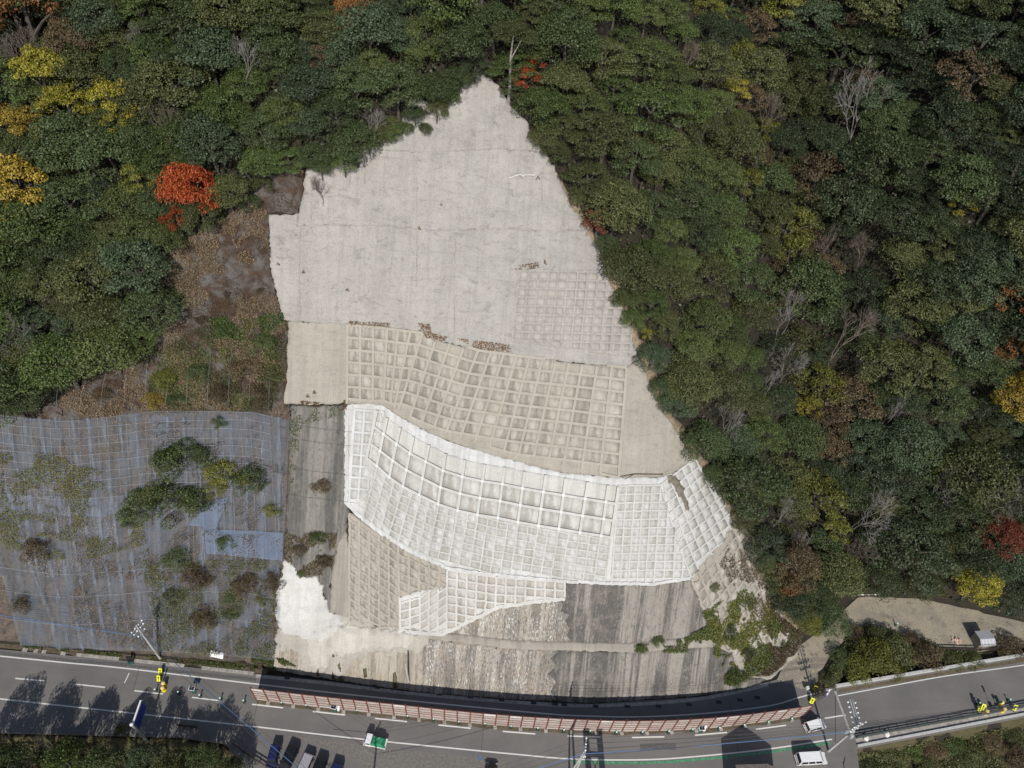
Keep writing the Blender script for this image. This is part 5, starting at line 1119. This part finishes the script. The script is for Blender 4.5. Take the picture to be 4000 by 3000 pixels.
def trunk_mesh(seed, forks=3):
    rg = random.Random(seed); mb = MB(); mb.tube([(0, 0, -.12), (rg.uniform(-.02, .02), rg.uniform(-.02, .02), .3), (rg.uniform(-.05, .05), rg.uniform(-.05, .05), .72)], [.035, .028, .018], 6)
    for i in range(forks):
        a = i*2.1+rg.uniform(0, 1); z0 = rg.uniform(.35, .55); mb.tube([(0, 0, z0), (.16*math.cos(a), .16*math.sin(a), z0+.16), (.30*math.cos(a), .30*math.sin(a), z0+.26)], [.017, .012, .006], 4)
    me = bpy.data.meshes.new('trunk'); me.from_pydata(mb.v, [], mb.f); me.update(); me.materials.append(M['bark']); return me
TRUNK = [trunk_mesh(i) for i in range(3)]
def set_mat(o, mat):
    if not o.data.materials: o.data.materials.append(mat)
    o.material_slots[0].link = 'OBJECT'; o.material_slots[0].material = mat
def tree(px, py, rpx, kind, tone, label, group=None, hf=1.7, cat='tree', name='tree', meshes=None, base=None, thick=1.0):
    """crown centre at a photo point, rpx its radius there; the trunk stands on the ground below it"""
    Rm = rpx/24.0; h = Rm*hf*random.uniform(.92, 1.12)
    if base is None:
        p = unproj(px, py, h*.62)[0]; p = Vector((p[0], p[1], float(Hs(p[0], p[1]))))
        d_ = (p-Vector((0, 0, CAMH))).length; k = d_/118.0; Rm *= k; h *= k
        p = unproj(px, py, h*.62)[0]; p = Vector((p[0], p[1], float(Hs(p[0], p[1]))))
    else: p = base
    r = empty(name, p, random.uniform(0, 6.28)); tag(r, label, cat, group)
    t_ = link('trunk', random.choice(TRUNK), r); t_.scale = (h*thick, h*thick, h)
    c = link('crown', random.choice(meshes or BROAD), r); ch = h*.62
    c.location = (0, 0, h-ch*.95); c.scale = (Rm, Rm*random.uniform(.88, 1.1), ch); set_mat(c, LM[tone]); return r
def bare_mesh(seed, depth=5, spread=.75):
    rg = random.Random(seed); mb = MB()
    def grow(p, d, L, rad, k):
        q = p+d*L; m_ = p.lerp(q, .5)+Vector((rg.gauss(0, 1), rg.gauss(0, 1), rg.gauss(0, 1)))*L*.06
        mb.tube([p, m_, q], [rad, rad*.85, rad*.72], 5 if k > 2 else 3, cap=False)
        if k == 0: return
        for i in range(rg.choice((2, 3, 3)) if k > 1 else 3):
            ax = Vector((rg.gauss(0, 1), rg.gauss(0, 1), rg.gauss(0, .6))).normalized(); nd_ = (d+ax*spread*rg.uniform(.6, 1.2)); nd_.z += .12; grow(q, nd_.normalized(), L*rg.uniform(.64, .86), rad*.74, k-1)
    grow(Vector((0, 0, -.05)), Vector((rg.uniform(-.15, .15), rg.uniform(-.15, .15), 1)).normalized(), .30, .0125, depth)
    me = bpy.data.meshes.new('branches'); me.from_pydata(mb.v, [], mb.f); me.update(); return me
BARE = [bare_mesh(50+i, 6, .62+.06*i) for i in range(5)]
def bare_tree(px, py, rpx, tone, label, group='leafless trees in the forest', i=0):
    Rm = rpx/24.0; h = Rm*2.3; p = unproj(px, py+20, h*.8)[0]; p = Vector((p[0], p[1], float(Hs(p[0], p[1]))))
    d_ = (p-Vector((0, 0, CAMH))).length; h *= d_/118
    r = empty('bare_tree', p, random.uniform(0, 6.28)); tag(r, label, 'tree', group)
    o = link('branches', BARE[i % 5], r); o.scale = (h*.62, h*.62, h); set_mat(o, M['bare_grey' if tone == 'grey' else 'bare_brown'])
CONC = [(1875,290),(1960,350),(2050,480),(2180,690),(2290,900),(2340,970),(2400,1160),(2500,1400),(2560,1560),(2700,1785),(2865,2045),(2960,2180),(3060,2420),(3000,2660),(2750,2722),(1600,2700),(1040,2605),(1080,2400),(1110,2190),(1130,1900),(1130,1610),(1110,1575),(1120,1480),(1100,1250),(1060,1060),(1050,835),(1170,835),(1200,660),(1290,640),(1420,580),(1450,510),(1570,485),(1600,395),(1680,405),(1790,355)]
PATH = [(3060,2460),(3130,2480),(3270,2380),(3340,2330),(3480,2325),(3620,2338),(3800,2366),(4000,2420),(4600,2470),(4600,3300),(2900,3300),(3000,2660)]
SPEC = [  # single trees the photo picks out: x, y, radius, mesh kind, tone, label
 (738,745,88,'B','red','vivid scarlet maple standing out of the dark forest at the left'),
 (690,850,52,'L','red','small scarlet side crown at the foot of the red maple'),
 (165,290,85,'R','yellow','large yellow tree in the upper left forest, upper crown'),
 (265,410,80,'R','yellow','yellow tree adjoining the large one in the upper left, lower crown'),
 (440,375,80,'L','yellow','bright yellow tree right of the large yellow pair'),
 (460,475,55,'L','yellow','small yellow tree just under the bright yellow one'),
 (65,700,98,'R','golden','golden tree at the left edge of the view'),
 (60,790,70,'L','golden','lower golden crown at the left edge of the view'),
 (75,470,70,'L','golden','thin golden tree above the golden one at the left edge'),
 (130,505,52,'L','golden','sparse golden tree between the left edge and the yellow pair'),
 (100,50,105,'R','orange','orange tree in the top left corner'),
 (275,140,66,'B','rusty','small rust orange tree right of the top left corner'),
 (1390,40,66,'B','orange','orange tree at the top edge above the apex'),
 (530,690,60,'L','yellow green','patchy yellow green tree left of the red maple'),
 (2050,300,46,'L','red','slender red tree just right of the concrete apex'),
 (2080,250,34,'L','red','upper tip of red foliage right of the concrete apex'),
 (2335,860,52,'L','dark red','dull red small tree at the right concrete edge'),
 (2870,350,60,'L','yellow','small yellow tree in the gully near the top right'),
 (3760,795,52,'L','yellow','small bright yellow tree on the far right hillside'),
 (3975,1545,72,'B','golden','golden tree cut by the right edge of the view'),
 (3905,2085,66,'B','dark red','dark red tree above the gravel track at the right'),
 (3820,2270,62,'B','yellow','yellow tree just above the gravel track'),
 (2525,1300,26,'L','yellow','tiny yellow shrub beside the right concrete edge'),
 (3080,870,85,'L','yellow green','yellow green tree in the middle of the gully'),
 (3090,960,70,'L','yellow green','lower yellow green tree in the middle of the gully'),
 (2920,710,56,'L','yellow green','yellow green shrub tree at the ridge side of the gully'),
 (3645,1790,52,'L','yellow green','narrow yellow green tree low on the right hillside'),
 (3265,2060,54,'L','yellow green','yellow green tree low in the gully above the track'),
 (3160,1590,50,'L','yellow','small mixed yellow tree in the lower gully'),
 (3380,330,56,'L','rusty','rusty brown tree high on the far right slope'),
 (3340,100,56,'L','rusty','rusty tree near the top right'),
 (3980,1150,70,'L','orange','orange brown tree at the right edge, mid height'),
 (3960,1370,60,'L','orange','orange tree above the golden one at the right edge'),
 (3105,2200,72,'B','rusty','rusty crowned tree beside the overgrown frame'),
 (3080,2290,48,'L','orange','small orange bush tree beside the overgrown frame'),
 (1260,235,56,'L','rusty','brownish thin tree above the upper left concrete edge'),
 (612,705,44,'L','golden','small golden crown touching the red maple'),
 (3230,1050,60,'L','rusty','brown tree in the gully below the yellow green one'),
 (2960,620,60,'L','rusty','brown tree at the head of the gully'),
 (3880,2230,40,'L','yellow green','yellow green bush right of the yellow tree by the track'),
]
KM = {'R': LOBED, 'B': BROAD, 'L': LOOSE, 'F': FINE}
taken = []
for x, y, r_, k, tone, l in SPEC:
    tree(x, y+(12 if r_ > 60 else 0), r_*1.12, k, tone, l, None, 2.15, meshes=KM[k]); taken.append((x, y, r_*(.92 if k in 'BR' else .6)))
BARES = [(940,215,105,'grey','pale leafless tree in the upper left forest'),(620,430,110,'brown','brown leafless tree right of the yellow trees'),(540,135,75,'grey','small grey leafless tree near the top left'),(110,190,110,'brown','brown leafless tree under the top left orange tree'),(3380,420,130,'grey','wide white branched leafless tree on the right hillside'),(3070,1230,115,'grey','greyish leafless tree in the middle gully'),(3090,1390,105,'grey','leafless tree below the grey one in the gully'),(3280,1290,135,'brown','broad leafless tree right of the gully'),(2840,1620,95,'grey','white branched leafless tree near the right concrete corner'),(3360,1990,120,'grey','forking leafless tree low on the right hillside'),(3050,1990,85,'grey','thin leafless tree above the corner grid'),(3140,2130,95,'grey','leafless tree above the rusty crowned tree'),(3390,960,85,'brown','brown leafless tree on the right hillside'),(2990,430,80,'brown','leafless tree at the head of the gully'),(3650,1900,90,'grey','leafless tree beside the narrow yellow green tree'),(3480,1600,80,'grey','pale leafless tree mid right hillside'),(3240,940,90,'brown','leafless brown tree beside the yellow green gully trees'),(1430,450,85,'grey','thin leafless tree at the upper left concrete edge'),(1250,690,60,'brown','small leafless tree beside the concrete shoulder'),(40,1270,90,'grey','grey leafless tree at the left edge'),(3000,1480,75,'grey','leafless tree in the lower gully'),(2680,190,80,'brown','leafless tree near the top, right of the apex'),(3740,2230,60,'brown','brown leafless shrub tree above the track'),(3360,2130,80,'brown','brown leafless tree just above the end of the track'),(3930,1880,110,'grey','leaning leafless tree at the right edge')]
for i, (x, y, r_, tn, l) in enumerate(BARES): bare_tree(x, y, r_, tn, l, i=i); taken.append((x, y+10, r_*.42))
LMK = [('the scarlet maple', 740, 755), ('the yellow pair', 215, 350), ('the bright yellow tree', 440, 400), ('the golden left edge tree', 65, 700), ('the top left orange tree', 100, 50), ('the top edge orange tree', 1390, 40), ('the pale leafless tree', 940, 215), ('the concrete apex', 1880, 250), ('the red tree by the apex', 2050, 300), ('the upper left concrete edge', 1400, 520), ('the concrete shoulder', 1150, 700), ('the mossy slope', 520, 1250), ('the top end of the net', 150, 1500), ('the dull red tree', 2340, 860), ('the fine grey grid', 2500, 1150), ('the beige wedge', 2700, 1650), ('the corner grid', 2900, 1950), ('the yellow tree in the gully', 2870, 350), ('the yellowish gully trees', 3080, 900), ('the white branched tree', 3380, 420), ('the grey leafless gully trees', 3070, 1290), ('the broad leafless tree', 3280, 1290), ('the small bright yellow tree', 3760, 795), ('the golden right edge tree', 3975, 1545), ('the dark red tree', 3905, 2085), ('the yellow tree by the track', 3820, 2270), ('the end of the gravel track', 3300, 2250), ('the forking leafless tree', 3360, 1990), ('the narrow yellowish tree', 3645, 1800), ('the top right corner', 3900, 120), ('the top right rusty tree', 3340, 100), ('the left edge above the net', 60, 1150)]
def where(x, y):
    n_, lx, ly = min(LMK, key=lambda q: math.hypot(q[1]-x, q[2]-y)); dx, dy = x-lx, y-ly
    s_ = ('right of' if dx > 0 else 'left of') if abs(dx) > abs(dy) else ('below' if dy > 0 else 'above')
    if s_ == 'above' and 'top' in n_: s_ = 'close to'
    dist = math.hypot(dx, dy); return ('close ' if dist < 130 else '')+s_+' '+n_ if s_ != 'close to' else 'close to '+n_
cand = np.stack([RNG.uniform(-130, 4130, 30000), RNG.uniform(-170, 2460, 30000)], -1)
dC = pdist(cand[:, 0], cand[:, 1], CONC); iC = inpoly(cand[:, 0], cand[:, 1], CONC)
dR = pdist(cand[:, 0], cand[:, 1], ROUGH); iR = inpoly(cand[:, 0], cand[:, 1], ROUGH); dN = pdist(cand[:, 0], cand[:, 1], NET); iN = inpoly(cand[:, 0], cand[:, 1], NET)
dP = pdist(cand[:, 0], cand[:, 1], PATH); iP = inpoly(cand[:, 0], cand[:, 1], PATH)
GUL = [(2700,-300),(3050,-300),(3200,600),(3230,1300),(3350,2300),(3050,2300),(2900,1400),(2750,600)]
iG = inpoly(cand[:, 0], cand[:, 1], GUL)
RIDGE = [(1900,-300),(2700,-300),(2850,700),(2990,1300),(3000,1700),(2800,1700),(2400,1000),(2000,400)]
iRd = inpoly(cand[:, 0], cand[:, 1], RIDGE)
placed = {'left': 0, 'ridge': 0, 'right': 0}; TREES = []
for (x, y), dc, ic, dr, ir, dn, in_, dp, ip, ig, ird in zip(cand, dC, iC, dR, iR, dN, iN, dP, iP, iG, iRd):
    if ic or ir or in_ or ip: continue
    r_ = min(150, max(62, RNG.normal(104, 24)))
    right = x > 1900
    if ig: r_ *= .82
    ov = .72 if right else (.62 if x > 1700 else .22)
    if dc < r_*ov: 
        r_ = dc/ov
        if r_ < 42: continue
    if dr < r_*.45 or dn < r_*.5+8 or dp < r_*.75: continue
    if any((x-a)**2+(y-b_)**2 < (.63*(r_+c))**2 for a, b_, c in taken): continue
    taken.append((x, y, r_)); TREES.append((x, y, r_, ig, ird))
FT = []
for x, y, r_, ig, ird in TREES:
    u = RNG.uniform()
    if ird: kind = 'F' if u < .6 else 'B'; tones = ['olive green', 'dark green', 'mid green', 'light green']; pw = [.34, .16, .22, .28]  # ridge crowns get lighter leaf colours to look sunlit against the valley
    elif ig: kind = 'L' if u < .35 else 'B'; tones = ['shade-darkened green', 'olive green', 'rusty', 'dark green', 'yellow green']; pw = [.34, .28, .14, .17, .07]
    elif x > 2900: kind = 'F' if u < .4 else 'B'; tones = ['shade-darkened green', 'dark green', 'olive green', 'bluish green', 'rusty']; pw = [.43, .27, .17, .12, .01]  # right hillside: darker leaf colour stands in for shade
    else: kind = 'B' if u < .85 else 'F'; tones = ['dark green', 'bluish green', 'mid green', 'olive green', 'light green']; pw = [.34, .22, .16, .16, .12]
    tone = tones[RNG.choice(len(tones), p=pw)]
    if tone in ('rusty', 'yellow green'): kind = 'L'
    z_ = 'ridge right of the concrete' if ird else 'gully' if ig else 'right hillside' if x > 2900 else 'forest left and above the concrete'
    size = 'large' if r_ > 115 else 'small' if r_ < 85 else 'medium'
    FT.append((y, tree(x, y, r_*1.06, kind, tone, f'{size} {tone} {dict(B="broadleaf tree", F="layered tree", L="thin tree")[kind]} {where(x, y)}', 'forest trees on the '+z_ if 'forest' not in z_ else 'trees of the '+z_, 1.6, meshes=KM[kind], name=dict(B='broadleaf_tree', F='layered_tree', L='thin_tree')[kind])))
byl = {}
for y, o in FT: byl.setdefault(o['label'], []).append((y, o))
for l, v in byl.items():
    if len(v) > 1:
        v.sort(key=lambda q: q[0])
        for i, (y, o) in enumerate(v): o['label'] = l+', '+(['higher', 'lower'] if len(v) == 2 else ['highest', 'second highest', 'third highest', 'fourth highest', 'fifth highest', 'sixth highest'])[min(i, 5)]
# tall pale trunk beside the apex
b_ = ground(1985, 405); r = tree(1990, 130, 80, 'F', 'olive green', 'tall tree with a long pale bare trunk beside the concrete apex', None, meshes=FINE, base=b_)
r.rotation_euler = (0, 0, 0); H2 = 12.0
for c in list(r.children):
    if c.name.startswith('crown'): c.location.z = H2-2.6; c.scale = (3.4, 3.4, 2.9)
    else: bpy.data.objects.remove(c)
MB().tube([(0, 0, -.4), (.1, .05, 3), (-.05, .1, 6.5), (.2, 0, 10)], [.24, .2, .16, .1], 7).tube([(-.05, .1, 6.5), (1.0, .3, 8.6), (1.6, .5, 10)], [.12, .08, .04], 5).build('trunk', M['bark_pale'], r)
# forest floor growth between crowns, its leaf colour darkened to stand for shade
FOR_L = [(-260,-250),(1900,-250),(1860,280),(1790,340),(1600,380),(1430,500),(1290,620),(1190,640),(1050,680),(900,830),(640,1000),(560,1370),(330,1490),(140,1600),(-260,1580)]
FOR_R = [(1900,-250),(4260,-250),(4260,2440),(4000,2400),(3620,2320),(3330,2310),(3120,2440),(2980,2160),(2880,2030),(2720,1760),(2590,1500),(2470,1230),(2370,960),(2200,690),(2000,390),(1900,290)]
leaves('undergrowth', FOR_L, 26000, .5, LM['shaded floor green'], 1.4, -.5, .2, 41, .3)
leaves('undergrowth', FOR_R, 36000, .5, LM['shaded floor green'], 1.4, -.5, .2, 42, .3)
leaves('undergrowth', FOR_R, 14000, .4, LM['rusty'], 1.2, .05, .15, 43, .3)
OVER = ((1530,520,46),(1620,455,50),(1705,425,46),(1765,385,34),(1838,300,26),(1440,560,46),(1345,640,50),(1255,655,48),(1660,505,26),(1590,505,30),(1760,335,42),(1490,520,52))
for i, (x, y, r_) in enumerate(OVER):
    tone = ('mid green', 'dark green', 'olive green')[i % 3]
    tree(x, y, r_, 'B', tone, f'{"small" if r_ < 46 else "rounded"} {tone} tree overhanging the upper left concrete edge, {("fifth","seventh","eighth","ninth","twelfth","fourth","second","first","sixth","third","tenth","eleventh")[i]} from its lower end', 'trees overhanging the upper left concrete edge', 1.8, meshes=BROAD, name='overhanging_tree')

# shrubs on the net, on the banks and beside the road
def shrub(px, py, rpx, tone, label, group, hf=1.1, z=None):
    Rm = rpx/24.; h = Rm*hf; p = unproj(px, py, h*.5)[0]; p = Vector((p[0], p[1], float(Hs(p[0], p[1]))+(.1 if z is None else z)))
    r = empty('shrub', p, random.uniform(0, 6.28)); tag(r, label, 'shrub', group)
    s_ = link('stem', random.choice(TRUNK), r); s_.scale = (h*1.2, h*1.2, h*.9)
    c = link('foliage', random.choice(BUSH), r); c.scale = (Rm, Rm*random.uniform(.85, 1.15), h*.85); c.location = (0, 0, h*.1); set_mat(c, LM[tone])
GN = 'shrubs growing through the net'
for x, y, r_, tone, l in ((700,1790,78,'mid green','upper green shrub clump in the middle of the net'),(780,1770,42,'dark green','dark shrub at the right of the upper clump on the net'),(640,1800,44,'olive green','olive shrub at the left of the upper clump on the net'),(660,1945,80,'mid green','broad green shrub at the centre of the lower clump on the net'),(760,1955,62,'mid green','green shrub at the right of the lower clump on the net'),(540,1970,66,'dark green','dark green shrub at the left of the lower clump on the net'),(510,2030,32,'dark green','small dark shrub under the left of the lower clump'),(590,1930,48,'olive green','olive shrub filling the middle of the lower clump'),(860,1840,52,'yellow green','thin yellowish shrub left of the round dark bush on the net'),(850,1900,40,'yellow green','small yellowish shrub under the thin one on the net'),(975,1870,66,'dark green','round dark bush near the right side of the net'),(955,1870,30,'yellow','yellow patch of leaves on the round dark bush'),(1060,1990,32,'yellow green','small yellow green bush by the right edge of the net'),(880,2118,34,'mid green','green bush on the bright blue net'),(690,2180,44,'dark green','dark round bush low on the net'),(903,2330,26,'dark green','small dark bush above the green one low on the net'),(905,2395,30,'mid green','small green bush low on the net'),(1022,2342,26,'yellow green','bright bush low at the right side of the net'),(150,2145,52,'rusty','brownish shrub at the lower left of the net'),(770,2250,50,'rusty','rusty shrub right below the dark round bush'),(800,2410,48,'rusty','rusty shrub low on the net above the white board'),(680,2320,34,'olive green','olive shrub left of the small bushes low on the net'),(960,2280,46,'rusty','reddish brown twiggy shrub left of the white patch'),(1065,2270,40,'rusty','reddish twiggy shrub touching the white patch'),(95,2355,40,'rusty','brown shrub near the lower left edge of the net'),(860,1645,28,'mid green','small green bush at the top edge of the net')):
    shrub(x, y, r_*1.22, tone, l, GN, 1.3)
GM = 'shrubs of the mossy slope'
for x, y, r_, tone, l in ((880,1290,50,'mid green','green shrub on the mossy slope, upper one'),(1040,1330,46,'mid green','green shrub against the concrete strip on the mossy slope'),(775,1455,50,'dark green','dark shrub low on the mossy slope'),(960,1440,62,'rusty','wide rusty shrub on the mossy slope'),(1060,1470,50,'olive green','olive shrub beside the beige concrete strip'),(640,1480,50,'yellow green','yellowish shrub low on the mossy slope'),(600,1560,42,'golden','golden shrub just above the net'),(690,1560,40,'dark green','dark shrub just above the net'),(970,790,52,'dark green','dark conical shrub above the mossy slope'),(1030,720,40,'olive green','olive shrub by the concrete shoulder'),(860,1530,52,'rusty','rusty shrub just above the middle of the net'),(1010,1540,56,'rusty','rusty shrub just above the right end of the net'),(400,1540,40,'rusty','brown shrub above the left part of the net'),(395,1530,18,'red','tiny red sumac above the left part of the net')):
    shrub(x, y, r_, tone, l, GM)
GW = 'plants on the old walls'
for x, y, r_, tone, l in ((2570,2505,28,'weed','bright green plant on the berm of the old wall'),(2500,2535,22,'weed','trailing green plant at the left end of the vines'),(2880,2640,46,'weed','bushy green plant at the wall foot on the right'),(2790,2290,26,'weed','green tuft beside the overgrown grid'),(2850,2470,40,'weed','green vine clump on the overgrown corner'),(2920,2560,36,'olive green','olive vine clump low on the overgrown corner'),(2770,2400,26,'weed','green tuft at the end of the upper wall tier'),(1240,2100,36,'weed','green shrub on the dark strip'),(1170,2150,36,'rusty','rusty shrub on the dark strip above the white patch'),(1265,2190,34,'rusty','brown shrub between white patch and chute'),(1180,2240,22,'weed','small green tuft at the notch of the white patch'),(1255,1900,40,'rusty','twiggy brown shrub in the middle of the dark strip'),(1590,1290,8,'mid green','single small weed on top of the beige grid')):
    shrub(x, y, r_, tone, l, GW)
GR = 'bushes on the bank between track and bridge'
for x, y, r_, tone, l in ((3420,2560,92,'yellow green','large yellowish bush left of the parapet'),(3340,2610,70,'yellow green','yellow green bush nearest the barrier end'),(3490,2620,58,'yellow green','yellow bush leaning over the parapet'),(3500,2540,76,'olive green','olive bush in the middle of the bank'),(3280,2570,48,'dark green','dark shrub at the ramp side of the bank'),(3620,2560,72,'rusty','brown bush on the bank below the track fence'),(3720,2580,48,'olive green','olive bush below the rubble heap'),(3800,2580,44,'olive green','olive bush below the shed'),(3950,2530,60,'rusty','brown bush right of the shed'),(3340,2470,44,'rusty','rusty twiggy bush on the track side of the bank'),(3430,2480,50,'olive green','olive shrub on the upper edge of the bank'),(3560,2500,42,'rusty','brown shrub casting shade on the track'),(3200,2700,34,'rusty','brown bush between the ramp and the parapet'),(3240,2660,34,'olive green','small olive bush behind the workers')):
    shrub(x, y, r_, tone, l, GR, 1.15)
GT = 'trees at the end of the gravel track'
for x, y, r_, tone, l in ((3190,2330,70,'dark green','dark tree at the left end of the gravel track'),(3250,2420,66,'dark green','dark tree overhanging the ramp'),(3130,2380,56,'olive green','olive tree beside the overgrown corner'),(3260,2250,66,'dark green','dark conical tree above the track end'),(3160,2430,52,'yellow green','yellowish shrub tree above the ramp')):
    tree(x, y, r_, 'B', tone, l, GT, 1.5, meshes=BROAD)
GB = 'bushes of the river bank'
k_ = 0
for x, y, r_, tone in ((3480,2960,70,'olive green'),(3560,2930,52,'mid green'),(3640,2930,60,'rusty'),(3720,2900,52,'mid green'),(3790,2960,66,'olive green'),(3880,2900,60,'rusty'),(3960,2870,56,'olive green'),(3990,2960,70,'rusty'),(3400,3010,60,'dark green'),(3620,3010,60,'olive green')):
    shrub(x, y, r_, tone, f'{"larger" if r_ > 60 else "smaller"} {tone} bush on the river bank {("under the bridge end", "midway along the railing", "towards the right edge")[min(2, int((x-3380)/210))]}', GB, .7)
leaves('grass', [(3345,2940),(4300,2770),(4300,3100),(3300,3100)], 30000, .3, LM['olive green'], .5, -.2, .25, 51, .2)
leaves('grass', [(3345,2940),(4300,2770),(4300,3100),(3300,3100)], 16000, .3, LM['rusty'], .5, -.05, .25, 52, .2)
leaves('grass', [(3200,2680),(3300,2500),(3380,2440),(3500,2470),(3700,2545),(4000,2535),(4300,2495),(4300,2505),(4000,2550),(3600,2616),(3262,2674)], 16000, .3, LM['olive green'], .6, -.2, .25, 53, .2)
leaves('weeds', [(80,2515),(600,2560),(1060,2600),(1040,2628),(600,2580),(100,2533)], 5200, .22, LM['weed'], .5, .02, .35, 54, .1)
leaves('weeds', [(600,2560),(1060,2590),(1040,2625),(600,2580)], 3600, .22, LM['rusty'], .4, .0, .35, 55, .1)
leaves('weeds', [(980,2560),(1110,2570),(1160,2600),(1100,2625),(990,2610)], 2600, .22, LM['weed'], .6, -.1, .3, 56, .2)
leaves('grass', [(-200,2885),(700,2900),(900,2945),(900,3100),(-200,3100)], 9000, .3, LM['shaded floor green'], .5, -.2, .25, 57, .2)  # grass coloured dark to imitate shaded gaps between the lower left crowns
# trees south of the road: their tops show at the bottom, their shadows cross the road
GS_ = 'trees along the south edge of the road'
for x, y, h, rr, tone, mesh, l in ((40,2985,11,3.3,'dark green','B','dark tree at the lower left corner'),(225,2950,11.5,3.0,'mid green','B','green tree in the lower left row, second from the corner'),(400,2985,10.5,3.5,'dark green','B','dark tree in the lower left row, left of the sign mast'),(545,2955,10.5,2.5,'bluish green','B','bluish tree just below the sign mast'),(665,3000,9.5,3.1,'olive green','B','olive tree below the sign mast, cut by the lower edge'),(775,2960,10.0,2.5,'dark green','B','dark tree between the sign and the rail fence'),(880,3010,8.5,2.3,'olive green','B','olive tree nearest the rail fence'),(-130,2960,11,3.4,'dark green','B','dark tree just past the lower left corner'),(470,2850,5.0,1.2,'yellow green','L','yellow leaved slim tree left of the sign mast'),(150,3020,9,2.5,'rusty','L','thin rusty tree at the bottom edge, lower left')):
    p = at(x, y, h*.75 if mesh == 'B' else h*.6); p.z = float(Hs(p.x, p.y)); hh = h-p.z*0
    r = tree(x, y, rr*24, mesh, tone, l, GS_, meshes=KM[mesh], base=p)
    for c in r.children:
        if c.name.startswith('crown'): c.location.z = -p.z+h*.10; c.scale = (rr*1.12, rr*1.05, h*.86)
        else: c.scale = (h*.9, h*.9, h-p.z)
def bare_at(px, py, h, label):
    p = at(px, py, h*.7); p.z = 0; r = empty('bare_tree', p, 1.0); tag(r, label, 'tree', GS_)
    o = link('branches', BARE[1], r); o.scale = (h*.7, h*.7, h); set_mat(o, M['bare_brown'])
bare_at(120, 2930, 8, 'brown leafless tree leaning over the road at the lower left')
bare_at(1240, 3150, 6, 'leafless tree below the parked cars casting thin shadows')
# fallen branch on the frame top and dark puddle stains on the pavement
a = ground(2405, 1865, .55); b_ = ground(2590, 1853, .55); c_ = ground(2480, 1852, .8)
tag(MB().tube([a, c_, b_], [.05, .08, .11], 5).tube([c_, ground(2440, 1873, .5)], [.05, .03], 4).build('fallen_branch', M['bark']), 'fallen dark branch lying along the top of the white frames', 'branch')
bpy.context.view_layer.update()
